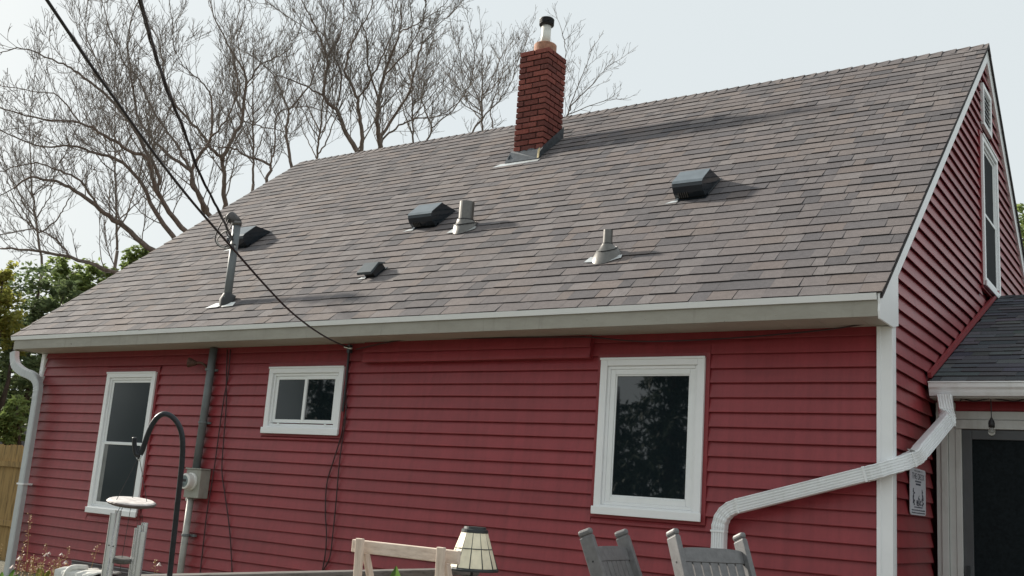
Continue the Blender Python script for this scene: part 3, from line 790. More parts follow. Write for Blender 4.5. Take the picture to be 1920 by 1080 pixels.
m = MB(); m.bar((.25, 1.285, -1.75), (.25, 1.285, -1.60), .02, .02, (1, 0, 0)); m.build('handle', M_LAMPMETAL, dr)

# string light on the porch soffit
sl_ = thing('string_light', (.47, 1.05, -.5), 'clear bulb hanging from a black string-light cord under the porch soffit', 'light')
pts = [onY(px, py, 1.15) for px, py in ((1800, 752), (1806, 748), (1826, 752), (1846, 749), (1858, 747), (1880, 750), (1905, 752), (1935, 746), (1965, 752))]
m = MB(); m.tube(smooth_path(pts, 5), .0055, 6); m.build('cord', M_CABLE, sl_)
b0 = onY(1858, 752, 1.15); b1 = onY(1859, 788, 1.15); b2 = onY(1859, 812, 1.15)
m = MB(); m.tube([b0+V((0, 0, .02)), b1], .004, 6); m.build('drop_cord', M_CABLE, sl_)
h = (b1-b2).length
m = MB(); m.lathe((b1.x, b1.y, b1.z-.055), [(.022, 0), (.024, .03), (.020, .05), (.010, .065), (.008, .075)], 14); m.build('socket', M_BLACK, sl_, smooth=True)
m = MB(); m.lathe((b1.x, b1.y, b1.z-.125), [(.004, 0), (.018, .008), (.026, .025), (.027, .04), (.020, .06), (.016, .07)], 16); m.build('bulb', M_BULB, sl_, smooth=True)
for px in (1806, 1858):
    p = onY(px, 745, 1.15); m = MB(); m.box((p.x-.008, p.y-.006, p.z-.008), (p.x+.008, p.y+.01, -.3235)); m.build('clip', M_WHITE, sl_)

# wall sign on the gable siding
sg = thing('wall_sign', (.03, .8, -1.25), 'white metal sign lettered THE DECK on the gable siding', 'sign')
sx = .018
cs_ = [onX(px, py, sx) for px, py in ((1706, 876), (1733, 881), (1739.5, 968), (1709, 965))]
sy0, sy1, sz0, sz1 = .60, .93, -1.425, -.925
# upright plate sized from its corners
ys = [p.y for p in cs_]; zs_ = [p.z for p in cs_]
sy0, sy1 = (ys[0]+ys[3])/2, (ys[1]+ys[2])/2; sz1, sz0 = (zs_[0]+zs_[1])/2, (zs_[2]+zs_[3])/2
def rr(y0, y1, z0, z1, r, x):
    o = []
    for cy, cz, a0 in ((y0+r, z0+r, pi), (y1-r, z0+r, 1.5*pi), (y1-r, z1-r, 0), (y0+r, z1-r, .5*pi)):
        for i in range(4): a = a0+i*pi/6; o.append((x, cy+r*cos(a), cz+r*sin(a)))
    return o
m = MB(); m.prism(rr(sy0, sy1, sz0, sz1, .03, sx-.008), (.006, 0, 0)); m.build('plate', M_SIGN, sg, fix=True)
W, H = sy1-sy0, sz1-sz0
def text(body, cy, z, width, height, name='lettering'):
    cu = bpy.data.curves.new('t', 'FONT'); cu.body = body; cu.align_x = 'CENTER'; cu.size = 1
    to = bpy.data.objects.new('t', cu); COL.objects.link(to); bpy.context.view_layer.update()
    dg = bpy.context.evaluated_depsgraph_get(); me = bpy.data.meshes.new_from_object(to.evaluated_get(dg))
    xs = [v.co.x for v in me.vertices]; yy = [v.co.y for v in me.vertices]
    sxx = width/(max(xs)-min(xs)); syy = height/(max(yy)-min(yy)); xm = (max(xs)+min(xs))/2; ym = min(yy)
    for v in me.vertices: v.co = (sx-.0005, cy+(v.co.x-xm)*sxx, z+(v.co.y-ym)*syy)
    me.materials.clear(); me.materials.append(M_INK)
    bpy.data.objects.remove(to); o = bpy.data.objects.new(name, me); COL.objects.link(o); link(o, sg); return o
cy = (sy0+sy1)/2
text('WELCOME TO', cy, sz0+H*.925, W*.55, H*.035); text('THE DECK', cy, sz0+H*.765, W*.78, H*.13)
m = MB()          # two short illegible lines, the figures and the small print
def dash(y, z, w, h): m.box((sx-.002, y-w/2, z), (sx-.0008, y+w/2, z+h))
for zz, ww in ((.70, .34), (.64, .28)):
    for i in range(7): dash(cy+W*ww*(i/6-.5), sz0+H*zz, W*.035, H*.038)
for zz, ww, nn in ((.155, .5, 13), (.09, .82, 20), (.035, .82, 20)):
    for i in range(nn): dash(cy+W*ww*(i/(nn-1)-.5), sz0+H*zz, W*.026, H*.028*rnd(.7, 1.1))
m.build('small_print', M_INK, sg)
m = MB()
random.seed(21)
for fy_, hh in ((-.28, .36), (.02, .22), (.28, .36), (-.06, .12), (.12, .12)):
    for i in range(9):
        z = sz0+H*(.20+hh*i/9); w = W*rnd(.05, .15)*(1.15-.6*i/9); o_ = W*rnd(-.04, .04)
        m.quad([(sx-.0012+i*1e-5, cy+W*fy_+o_-w/2, z), (sx-.0012+i*1e-5, cy+W*fy_+o_+w/2, z+H*rnd(-.01, .02)), (sx-.0012+i*1e-5, cy+W*fy_+o_+w*.3, z+H*hh/9*1.1), (sx-.0012+i*1e-5, cy+W*fy_+o_-w*.4, z+H*hh/9*1.2)])
m.build('figures', M_INK, sg)

# ================================================================== downspouts
def ribbed(w, d, ribs=5):       # section: side axis u, outward axis n (front at +d)
    p = [(-w/2, 0), (-w/2, d*.85), (-w/2+.006, d)]
    for i in range(ribs):
        c = -w/2+w*(i+.75)/(ribs+.5)
        p += [(c-.005, d), (c-.0025, d-.008), (c+.0025, d-.008), (c+.005, d)]
    return p+[(w/2-.006, d), (w/2, d*.85), (w/2, 0)]
ds = thing('downspout', (-1.26, -.05, DZ), 'white ribbed downspout angling round the house corner from the porch gutter', 'downspout')
OFF = .045
c1 = [onY(1769, 742, 1.03), onY(1770, 775, 1.03), onY(1768, 790, 1.01)]
def gx(px, py): return onX(px, py, .05)
def fyy(px, py): return onY(px, py, -.06)
key = [(V((.155, 1.015, -.318)), (0, -1, 0)), (V((.155, 1.0, -.42)), (0, -1, 0)), (V((.145, .96, -.495)), (.4, -.9, .0)),
       (gx(1738, 818)+V((.03, 0, 0)), (.9, -.4, 0)), (gx(1707, 851)+V((.02, 0, 0)), (.95, -.3, 0)), (gx(1690, 866)+V((.015, 0, 0)), (.8, -.6, 0))]
A_ = [fyy(1672, 876), fyy(1640, 887), fyy(1560, 909), fyy(1470, 931), fyy(1420, 943)]
for p in A_[:1]: key.append((p, (.3, -1, 0)))
for p in A_[1:]: key.append((p, (0, -1, 0)))
bend = [fyy(1388, 950), fyy(1368, 958), fyy(1356, 970), fyy(1350, 984), fyy(1349, 1004)]
for p in bend: key.append((p, (0, -1, 0)))
e_ = bend[-1]; key.append((V((e_.x, e_.y, -1.9)), (0, -1, 0))); key.append((V((e_.x, e_.y, DZ+.02)), (0, -1, 0)))
def rounded(ps, rad, n=9):
    out = [(ps[0], 0)]
    for i in range(1, len(ps)-1):
        a, b, c = V(ps[i-1]), V(ps[i]), V(ps[i+1]); d0 = (a-b).normalized(); d1 = (c-b).normalized(); r_ = min(rad[i], (a-b).length*.48, (c-b).length*.48)
        p0, p2 = b+d0*r_, b+d1*r_
        for k_ in range(n+1):
            t = k_/n; out.append((p0*(1-t)**2+b*2*t*(1-t)+p2*t*t, 1))
    out.append((ps[-1], 0)); return out
e_ = fyy(1350, 1000)
corner_f = fyy(1664, 880); elbow = fyy(1352, 957)
P6 = [V((.155, 1.015, -.318)), V((.155, 1.0, -.50)), gx(1703, 858)+V((.022, 0, 0)), corner_f, V((e_.x+.01, e_.y, elbow.z)), V((e_.x, e_.y, DZ+.02))]
N6 = [V((0, -1, 0)), V((.5, -.85, 0)), V((.92, -.4, 0)), V((.25, -1, 0)), V((0, -1, 0)), V((0, -1, 0))]
rp_ = rounded(P6, [0, .07, .10, .14, .15, 0])
pts = [p for p, _ in rp_]; sc_ = [1+((.035 if i % 2 else -.025) if f else 0) for i, (p, f) in enumerate(rp_)]
# normal: follow the nearest leg
nr = []
for i in range(len(pts)):
    f = 0 if i == 0 else (len(P6)-1 if i == len(pts)-1 else (i-1)/10+.5); j = min(int(f), len(P6)-2); nr.append(N6[j].lerp(N6[j+1], f-j).normalized())
nr[0] = N6[0]
kp = pts; kn = nr
m = MB(); m.sweep(pts, nr, ribbed(.105, .078), sc_); m.build('pipe', M_RAIN, ds, fix=True)
for i0_, i1_ in ((10, 11), (20, 21), (30, 31), (40, 41), (31, 30)):
    p = kp[i0_]; t = (kp[i1_]-kp[i0_]).normalized()
    q = MB(); q.sweep([p-t*.004, p+t*.010], [kn[i0_]]*2, [(-.0545, -.001), (-.0545, .0795), (.0545, .0795), (.0545, -.001)]); q.build('joint_band', M_RAIN, ds, fix=True)
p = kp[14].lerp(kp[21], .35)+V((.02, 0, .052)); q = MB(); q.hexa([p+V((.0, -.01, .0)), p+V((.05, -.01, .0)), p+V((.05, .02, .0)), p+V((-.0, .02, .0)), p+V((-.0, -.10, .012)), p+V((.03, -.10, .012)), p+V((.05, .02, .004)), p+V((-.0, .02, .004))]); q.build('loose_strap', M_RAIN, ds, fix=True)

dl = thing('downspout', (-10.65, -.05, GZ), 'pale grey downspout with an S bend at the far house corner', 'downspout')
Yd = -.075
kk = [onY(px, py, Yd) for px, py in ((32, 661), (32, 676), (36, 688), (48, 698), (62, 704), (72, 712), (76, 726), (73, 752))]
low = onY(73, 752, Yd); kk += [V((low.x+.005, Yd, -1.2)), V((low.x+.005, Yd, GZ+.02))]
kp = smooth_path(kk, 6)
m = MB(); m.sweep(kp, [(0, -1, 0)]*len(kp), [(-.055, 0), (-.055, .06), (-.045, .072), (.045, .072), (.055, .06), (.055, 0)], [1+(.03 if i % 2 and 8 < i < 42 else 0) for i in range(len(kp))]); m.build('pipe', plain('grey_downspout', (.47, .50, .51), .4, var=.06), dl, fix=True)
q = MB(); q.box((low.x-.07, Yd-.075, -1.6), (low.x+.08, -.029, -1.58)); q.build('strap', M_RAIN, dl)

# ================================================================== electric service
sv = thing('service_mast', (-7.27, -.06, GZ), 'grey electric conduit with meter box rising through the eave', 'electric meter')
cx_, cy_ = -7.275, -.052
m = MB(); m.tube([(cx_, cy_, -1.27), (cx_+.02, cy_, -.5), (cx_+.03, cy_, .055)], .043, 14); m.build('conduit', M_CONDUIT, sv, smooth=True)
mx, my = -7.19, 0.0
m = MB(); m.tube([(mx, my, .45), (mx, my, 1.50)], .045, 16); m.build('mast', M_CONDUIT, sv, smooth=True)
# weatherhead: hooded cap leaning out
m = MB(); m.lathe((mx, my, 1.47), [(.052, 0), (.054, .04), (.046, .05)], 16); m.build('collar', M_GALV, sv, smooth=True)
hd = V((-.75, -.35, .55)).normalized()
m = MB(); m.lathe(V((mx, my, 1.51)), [(.048, -.02), (.060, .04), (.068, .09), (.066, .12), (.052, .132)], 16, hd); m.build('weatherhead', plain('weatherhead_grey', (.07, .065, .065), .6, var=.3, sc=30), sv, smooth=True)
m = MB(); m.lathe(V((mx, my, 1.51))+hd*.1325, [(.046, 0), (.042, .006)], 14, hd); m.build('cable_entry', M_BLACK, sv)
u = (0+OV)/CS
m = MB(); m.prism([RP(mx+a, u+b_, .0175) for a, b_ in ((-.24, -.11), (-.06, -.10), (.0, -.06), (.02, -.10), (.20, -.09), (.16, .0), (-.16, .0))], V((0, -SN, CS))*.003); m.build('roof_flange', plain('white_flange', (.78, .79, .78), .5, .0, var=.06), sv, fix=True)
m = MB(); n = 20
lo = [RP(mx+cos(2*pi*j/n)*.092, u+.02+sin(2*pi*j/n)*.10, .016) for j in range(n)]; top = [V((mx+cos(2*pi*j/n)*.05, my+sin(2*pi*j/n)*.05, .68)) for j in range(n)]
mid = [a.lerp(b_, .45)+V((cos(2*pi*j/n)*.02, sin(2*pi*j/n)*.02, .01)) for j, (a, b_) in enumerate(zip(lo, top))]
for q in (lo, mid, top): m.v += [tuple(a) for a in q]
for i in range(2):
    for j in range(n): j2 = (j+1) % n; m.f.append([i*n+j, i*n+j2, (i+1)*n+j2, (i+1)*n+j])
m.build('roof_boot', plain('boot_black', (.03, .032, .035), .6, var=.2), sv, smooth=True)
bx0, bx1, bz0, bz1 = -7.325, -7.09, -1.575, -1.275
m = MB(); m.box((bx0, -.135, bz0), (bx1, .0, bz1)); m.build('meter_box', M_METERBOX, sv, bevel=.008)
m = MB(); m.box((bx0-.012, -.145, bz1+.0005), (bx1+.012, -.018, bz1+.014)); m.build('box_lid', M_METERBOX, sv, bevel=.003)
mcx, mcz = -7.222, -1.405
m = MB(); m.lathe((mcx, -.136, mcz), [(.094, 0), (.094, .02), (.086, .024), (.084, .085), (.078, .096), (.064, .098)], 28, (0, -1, 0)); m.build('meter', plain('meter_white', (.74, .73, .69), .35, var=.05, bump=0), sv, smooth=False)
m = MB(); m.lathe((mcx, -.2345, mcz), [(.062, 0), (.060, .003)], 24, (0, -1, 0)); m.build('meter_face', plain('meter_glass', (.20, .24, .24), .12, bump=0), sv)
m = MB(); m.box((mcx-.036, -.2395, mcz-.004), (mcx+.036, -.2377, mcz+.022)); m.build('meter_display', M_BLACK, sv)
m = MB()
for i in range(3): m.box((mcx-.02, -.2395, mcz-.03-i*.012), (mcx+.018-i*.01, -.2378, mcz-.026-i*.012))
m.build('meter_print', M_INK, sv)
m = MB(); m.tube([(cx_-.01, cy_-.02, GZ+.0), (cx_-.01, cy_-.02, -2.2), (cx_+.0, cy_-.02, bz0-.001)], .036, 14); m.build('conduit', M_CONDUIT2, sv, smooth=True)
for z, r in ((-.78, .047), (-1.98, .041), (-.2, .047)):
    m = MB(); m.lathe((cx_+(.012 if z > -1.3 else -.006), cy_-(.02 if z < -1.3 else 0), z), [(r, 0), (r+.004, .003), (r+.004, .022), (r, .025)], 14); m.box((cx_-.075, -.03, z), (cx_+.09, -.001, z+.024)); m.build('pipe_strap', M_CONDUIT, sv)
m = MB(); m.box((cx_-.10, -.06, bz0-.035), (cx_-.07, -.02, bz0-.002)); m.build('seal_tag', M_PVC, sv)
# bracket and loose loops near the top of the mast
m = MB(); m.obox((mx+.03, my-.06, 1.21), (.05, 0, 0), (0, .02, 0), (0, 0, .022)); m.build('cable_clamp', M_BLACK, sv, bevel=.004)
m = MB(); m.tube([(mx-.02, my-.05, 1.24), (mx+.09, my-.06, 1.2)], .014, 8); m.build('insulator', M_ALU, sv)
for i, P_ in enumerate((((424, 405), (414, 420), (405, 440), (404, 452), (412, 462), (424, 462), (432, 452), (436, 445)), ((430, 410), (424, 425), (426, 440), (434, 446), (438, 440)), ((436, 418), (430, 430), (418, 436), (408, 448), (410, 458), (426, 466), (437, 455)))):
    m = MB(); m.tube(smooth_path([onY(px, py, -.07-.02*i) for px, py in P_], 5), .008, 6); m.build('service_loop', M_CABLE if i < 2 else plain('grey_wire', (.32, .31, .29), .6), sv, smooth=True)

# overhead lines to a pole behind the camera
def sag(p, q, d, n=40):
    return [V(p).lerp(V(q), i/n)-V((0, 0, d*4*(i/n)*(1-i/n))) for i in range(n+1)]
oc = thing('overhead_cable', (-5.27, -.02, .03), 'straight black overhead cable crossing the roof to the wall bracket', 'cable')
a = onY(654, 651, -.06); P1 = at(372, 392, 8.2); P2 = at(88, 0, 4.5)
ext = P2+(P2-P1).normalized()*6.0
def ct(px): return 1/(1/10.35+(1/4.5-1/10.35)*(654-px)/566)
cl = [a]+[at(x_, y_, ct(x_)) for x_, y_ in ((628, 641), (590, 619), (545, 584), (500, 538), (440, 470), (372, 392), (320, 328), (270, 262), (220, 192), (170, 122), (130, 62), (88, 0))]
cl.append(cl[-1]+(cl[-1]-cl[-3]).normalized()*6)
m = MB(); m.tube(smooth_path(cl, 5), .0078, 8); m.build('cable', M_CABLE, oc, smooth=True)
oc2 = thing('service_drop', (mx, my, 1.2), 'thick twisted service drop cable running to the grey mast', 'cable')
base_pts = [onY(436, 450, -.08), at(416, 407, 9.5), at(398, 372, 9.15), at(372, 320, 8.7), at(345, 245, 8.0), at(318, 180, 7.3), at(292, 105, 6.5), at(275, 45, 5.9), at(262, 0, 5.5)]
e2 = base_pts[-1]+(base_pts[-1]-base_pts[-2]).normalized()*6
cp = smooth_path(base_pts+[e2], 14)
for ph in range(3):
    pts = []
    for i, p in enumerate(cp):
        an = i*.22+ph*2.1; loose = .0075+.004*noise.noise(V((i*.05, ph*5, 0)))
        pts.append(p+CR*(cos(an)*loose)+CU*(sin(an)*loose*.8))
    m = MB(); m.tube(pts, .006 if ph else .0075, 6); m.build('strand', M_CABLE, oc2, smooth=True)

# wall bracket, spotlight, loose wires
wb = thing('cable_bracket', (-5.27, -.03, 0), 'small metal hook bracket holding the cable beside the small window', 'bracket')
p = onY(655, 652, -.03)
m = MB(); m.tube([(p.x-.06, -.035, p.z+.01), (p.x+.05, -.05, p.z-.012)], .011, 8); m.build('hook', M_ALU, wb)
m = MB(); m.box((p.x-.02, -.042, p.z-.05), (p.x+.015, .0, p.z+.03)); m.build('plate', M_LEAD, wb)
m = MB(); m.tube([(p.x, -.03, p.z-.02), (p.x+.008, -.032, p.z-.35), (p.x-.002, -.03, -.62)], .012, 8); m.build('guard_tube', M_CABLE, wb)
wl = thing('wall_spotlight', (-7.55, -.05, -.12), 'small rusty spotlight high on the wall beside the conduit', 'light')
m = MB(); m.lathe(onY(366, 681, -.10), [(.02, -.02), (.03, .0), (.052, .06), (.058, .075), (.050, .078)], 14, (-.85, -.5, .05)); m.build('lamp_head', M_RUST, wl, smooth=True)
m = MB(); m.tube(smooth_path([onY(368, 681, -.10), onY(376, 680, -.10), onY(384, 685, -.06), onY(390, 693, -.03)], 4), .013, 8); m.build('arm', M_RUST, wl, smooth=True)
WIRES = [('thin dark wire hanging down the wall nearest the meter', [(432, 655), (428, 700), (420, 745), (412, 800), (404, 860), (398, 900), (388, 960), (380, 1030), (374, 1085)]),
         ('thin dark wire bowing away from the conduit low on the wall', [(426, 655), (424, 720), (424, 760), (418, 840), (416, 885), (422, 930), (430, 990), (434, 1050), (435, 1085)]),
         ('thin dark wire running straight below the small window corner', [(649, 700), (648, 780), (641, 830), (635, 880), (630, 940), (624, 1000), (618, 1045), (604, 1072)]),
         ('thin dark wire hanging slack below the small window corner', [(650, 760), (640, 815), (628, 855), (613, 905), (610, 960), (612, 1000), (610, 1035), (604, 1072)])]
WIRES.append(('thin dark line sagging along the wall just under the eave', [(668, 655), (760, 637), (900, 634), (1060, 632), (1114, 633), (1200, 640), (1320, 637), (1450, 628), (1560, 617), (1640, 604)]))  # dark line below the soffit, drawn as a thin tube
for lab, pp in WIRES:
    m = MB(); pts = smooth_path([onY(a, b, -.07 if 'eave' in lab else -.014) for a, b in pp], 5)
    m.tube(pts, .0065, 5); o = m.build('wall_wire', M_CABLERED, smooth=True); tag(o, lab, 'wire', 'loose wires hanging on the long wall')

# ================================================================== yard: hook and chime
TH = 2.5
hk = thing('shepherd_hook', at(318, 1080, TH).to_tuple(), 'black iron shepherd hook with a curled tip in front of the wall', 'plant hook')
hk.location = V((hk.location.x, hk.location.y, GZ))
top_pts = [(341, 870), (342.5, 840), (341, 815), (334, 795), (322, 781), (309, 776), (297, 781), (286, 795), (277, 815), (270, 835), (264, 850), (258, 853), (254, 846), (252, 832), (252, 820)]
hp = [at(a, b, TH) for a, b in top_pts]
botp = at(322, 1040, TH); dirp = (at(322, 1040, TH)-at(341, 870, TH))
base = V((botp.x, botp.y, GZ))
m = MB(); pts = [V((base.x, base.y, GZ-.05)), V((base.x, base.y, -2.2)), at(318, 1080, TH), at(330, 970, TH)]+smooth_path(hp, 4)
rads = [.0066]*(len(pts)-10)+[.0064-.00015*i for i in range(10)]
m.tube(pts, rads, 12); m.build('rod', M_HOOK, hk, smooth=True)
m = MB(); m.tube([base+V((-.12, .05, .06)), base+V((0, 0, .08)), base+V((.12, -.05, .06))], .006, 8); m.build('foot_bar', M_HOOK, hk)

ch = thing('wind_chime', at(262, 850, TH), 'silver tube wind chime with a wooden disc hanging from the hook', 'wind chime')
hangp = at(261, 853, TH)
dc = V((hangp.x, hangp.y, at(247, 942, TH).z)); dc = at(247, 941, TH)
hangp2 = V((dc.x, dc.y, hangp.z))
m = MB(); tilt = V((.13, -.06, 1)).normalized()
m.lathe(dc, [(.048, -.008), (.056, -.005), (.0585, -.001), (.056, .0015)], 28, tilt); m.build('top_disc', M_CHIMEWOOD, ch)
m = MB(); m.lathe(dc+tilt*.0016, [(.0555, 0), (.051, .0025), (.0, .0027)], 28, tilt); m.build('disc_top', plain('sunlit_disc_paint', (.62, .57, .54), .6, var=.25, sc=50), ch)  # sunlight on the disc's upper face, put into a paler colour
for i in range(3):
    an = 2*pi*i/3+.4; q = dc+V((cos(an)*.04, sin(an)*.04, .003)); m = MB(); m.tube([q, hangp+V((0, 0, -.002))], .0009, 4); m.build('cord', M_STRING, ch)
m = MB(); m.tube([hangp+V((.008*cos(t*.7), 0, .008*sin(t*.7)-.004)) for t in range(10)], .0016, 6); m.build('ring', M_ALU, ch)
TUBES = [(213, 962, -.02), (222, 957, .01), (264, 985, -.01), (272, 980, .02), (268, 997, -.03), (259, 990, .02)]
for i, (px, py, dd) in enumerate(TUBES):
    tp = at(px, py, TH+dd); L_ = .62+.03*i
    m = MB(); m.lathe(V((tp.x, tp.y, tp.z-L_)), [(.0080, 0), (.0080, L_), (.0066, L_), (.0066, L_-.03)], 14); o = m.build('tube', M_TUBE, ch, smooth=False)
    m = MB(); m.tube([tp+V((0, 0, -.02)), V((tp.x*.6+dc.x*.4, tp.y*.6+dc.y*.4, dc.z-.008))], .0008, 4); m.build('cord', M_STRING, ch)
    q = tp+V((0, 0, -.075-.01*i)); d_ = (CAM-q); d_.z = 0; d_.normalize()
    m = MB(); m.lathe(q+d_*.0070, [(.0016, 0), (.0018, .002)], 8, d_); m.build('hole', M_BLACK, ch)
cp_ = at(228, 1050, TH); m = MB(); m.lathe(cp_, [(.020, -.006), (.0235, -.003), (.0235, .004), (.020, .006)], 20, tilt); m.build('striker', plain('striker_dark', (.075, .07, .062), .6, var=.3, sc=40), ch)
m = MB(); m.tube([dc, cp_, cp_+V((0, 0, -.42))], .0008, 4); m.build('cord', M_STRING, ch)
m = MB(); sp = cp_+V((0, 0, -.48)); m.obox(sp, (.03, 0, 0), (0, .002, 0), (0, 0, .055)); m.build('wind_sail', M_CHIMEWOOD, ch, bevel=.002)

# ================================================================== deck furniture
def rocking_chair(px, py, t, theta, label):
    p = at(px, py, t); d = V((ray(px, py).x, ray(px, py).y, 0)).normalized(); rt = V((d.y, -d.x, 0))
    fc = (rt*sin(theta)-d*cos(theta)).normalized(); lt = V((-fc.y, fc.x, 0))      # facing, chair's left
    topz = p.z; H_ = topz-DZ
    lean = .42
    # back top centre is p; seat back is forward of it
    org = V((p.x, p.y, 0))+fc*(lean*(H_-.42))       # at seat height the posts stand here
    c = thing('rocking_chair', (org.x, org.y, DZ), label, 'rocking chair', 'grey rocking chairs on the deck')
    def Q(f, l, z): q = org+fc*f+lt*l; return V((q.x, q.y, DZ+z))
    hw = .265
    for sgn in (-1, 1):
        a = Q(.10*0, sgn*hw, .10); b = Q(-lean*(H_-.06-.42), sgn*hw, H_-.055)
        a = Q(lean*.30, sgn*hw, .12)
        m = MB(); ax = (b-a); t_ = ax.normalized(); u_ = t_.cross(lt).normalized()
        m.obox((a+b)/2, ax/2, lt*.019, u_*.042); m.build('back_post', M_CHAIR, c, fix=True, bevel=.004)
        k_ = b+t_*.012; m = MB(); m.obox(b+t_*.003, t_*.004, lt*.015, u_*.037); m.build('post_neck', M_CHAIR, c, fix=True)
        m = MB(); m.obox(b+t_*.026, t_*.019, lt*.021, u_*.044); m.build('post_cap', M_CHAIR, c, fix=True, bevel=.014)
        bolt = a.lerp(b, .86)
        for sd in (1, -1):
            m = MB(); m.lathe(bolt+lt*sd*.0192, [(.006, 0), (.006, .0012)], 10, lt*sd); m.build('bolt', M_BLACK, c)
    tb = V(Q(-lean*(H_-.42), 0, H_))-V(Q(0, 0, .42)); t_ = tb.normalized(); u_ = t_.cross(lt).normalized()
    def B(l, s_): return Q(0, 0, .42)+lt*l+t_*s_
    Lb = tb.length
    # arched top rail
    m = MB(); n = 10; lo_, up_ = [], []
    for i in range(n+1):
        l = -hw+.02+(2*hw-.04)*i/n; e = 1-((i-n/2)/(n/2))**4
        up_.append(B(l, Lb-.128+.012*e)); lo_.append(B(l, Lb-.205))
    m.prism([q-u_*.011 for q in lo_]+[q-u_*.011 for q in up_[::-1]], u_*.022); m.build('top_rail', M_CHAIR, c, fix=True, bevel=.003)
    m = MB(); m.obox(B(0, .11), lt*(hw-.021), u_*.011, t_*.035); m.build('lower_rail', M_CHAIR, c, fix=True, bevel=.003)
    ns = 7; wd = (2*hw-.06)/ns
    for i in range(ns):
        l = -hw+.03+wd*(i+.5); m = MB(); m.obox(B(l, (Lb-.206+.146)/2), lt*(wd/2-.005), u_*.008, t_*((Lb-.206-.146)/2)); m.build('back_slat', M_CHAIR, c, fix=True, bevel=.002)
    for i in range(7):
        f = .03+i*.073; m = MB(); m.obox(Q(f+.03, 0, .40-.012*(3-i)*.3), fc*.032, lt*(hw-.022), V((0, 0, .010))); m.build('seat_slat', M_CHAIR, c, fix=True, bevel=.002)
    for sgn in (-1, 1):
        m = MB(); m.obox(Q(.27, sgn*(hw-.008+.03), .36), fc*.27, lt*.012, V((0, 0, .035))); m.build('seat_rail', M_CHAIR, c, fix=True)
        m = MB(); m.obox(Q(.50, sgn*(hw+.05), .36), fc*.035, lt*.012, V((0, 0, .27))); m.build('front_leg', M_CHAIR, c, fix=True, bevel=.003)
        m = MB(); m.obox(Q(.24, sgn*(hw+.035), .645), fc*.34, lt*.045, V((0, 0, .012))); m.build('armrest', M_CHAIR, c, fix=True, bevel=.006)
        m = MB(); n = 12; lo_, up_ = [], []
        for i in range(n+1):
            f = -.42+1.05*i/n; z = .016+.10*((f-.18)/.6)**2; lo_.append(Q(f, sgn*(hw+.03), z-.016)); up_.append(Q(f, sgn*(hw+.03), z+.075))
        m.prism(lo_+up_[::-1], lt*(sgn*.03)); m.build('rocker', M_CHAIR, c, fix=True)
    return c
rocking_chair(1129, 989, 6.2, radians(66), 'grey slatted rocking chair turned sideways below the large window')
rocking_chair(1322, 993, 6.2, radians(42), 'grey slatted rocking chair in front of the downspout')

# folding pine frame
ff = thing('wooden_stand', (-1.7, -3.2, DZ), 'pale pine folding stand frame with a bolted top bar', 'stand')
YF = -3.2
l0, r0 = onY(662, 1020, YF), onY(861, 1051-.0, YF)
zl, zr_ = onY(664, 1020, YF).z, onY(858, 1052, YF).z
xl_, xr_ = l0.x, r0.x; zc = onY(760, 1036-2, YF).z
m = MB(); m.box((xl_, YF-.012, zc-.034), (xr_, YF+.012, zc+.034)); o = m.build('top_bar', M_PINE, ff, bevel=.005)
for px in (690, 843):
    x_ = onY(px, 1030, YF).x
    m = MB(); m.obox((x_, YF-.031-.02, (zc+.046+DZ)/2), V((-.03*0, -.02, (zc+.046-DZ)/2)), (.024, 0, 0), (0, .011, 0)); m.build('leg', M_PINEV, ff, fix=True, bevel=.004)
    sd = -1 if px < 760 else -1
    m = MB(); m.obox((x_+sd*.03, YF+.22, (zc-.036+DZ)/2), V((0, -.20, (zc-.036-DZ)/2)), (.012, 0, 0), (0, .022, 0)); m.build('rear_leg', M_PINEV, ff, fix=True, bevel=.004)
    for zz in ((0.002,) if px < 760 else (.02, -.022)):
        m = MB(); m.lathe((x_+(.012 if px > 760 else .01), YF-.062+.02*0-.004*0+(.0), zc+zz), [(.0075, 0), (.008, .003), (.004, .005)], 12, (0, -1, 0)); m.build('bolt', M_ALU if zz >= 0 else M_BLACK, ff)
m = MB(); m.box((onY(692, 1030, YF).x, YF-.036, DZ+.25), (onY(842, 1030, YF).x, YF-.016, DZ+.30)); m.build('lower_bar', M_PINE, ff)

# lamp
YL = -2.0
lm_ = thing('outdoor_lamp', (0, 0, 0), 'outdoor lamp with a leaded cream glass shade behind the pine stand', 'lamp')
lc = onY(886, 1070, YL); lx = onY(887, 1040, YL).x; zb = onY(887, 1068, YL).z; zt = onY(880, 992, YL).z
lm_.location = (lx, YL, DZ)
rb, rt_ = .165, .080; NF = 12
for lvl in range(2):
    z0_, z1_ = (zb+.012, zb+.012+(zt-zb-.03)*.55) if lvl == 0 else (zb+.012+(zt-zb-.03)*.55, zt-.018)
    def rad(z): return rb+(rt_-rb)*((z-zb)/(zt-zb))
    for i in range(NF):
        a0, a1 = 2*pi*i/NF, 2*pi*(i+1)/NF
        def PT(a, z, dr=0): r_ = rad(z)+dr; return V((lx+cos(a)*r_, YL+sin(a)*r_, z))
        g0, g1 = a0+.02, a1-.02
        m = MB(); m.hexa([PT(g0, z0_+.002, -.004), PT(g0, z0_+.002), PT(g1, z0_+.002), PT(g1, z0_+.002, -.004), PT(g0, z1_-.002, -.004), PT(g0, z1_-.002), PT(g1, z1_-.002), PT(g1, z1_-.002, -.004)]); m.build('shade_panel', M_SHADE, lm_, fix=True)
m = MB()
for i in range(NF):
    a0 = 2*pi*i/NF; m.tube([V((lx+cos(a0)*rb, YL+sin(a0)*rb, zb+.01)), V((lx+cos(a0)*rt_, YL+sin(a0)*rt_, zt-.015))], .0032, 5)
zm = zb+.012+(zt-zb-.03)*.55; rm = rb+(rt_-rb)*((zm-zb)/(zt-zb))
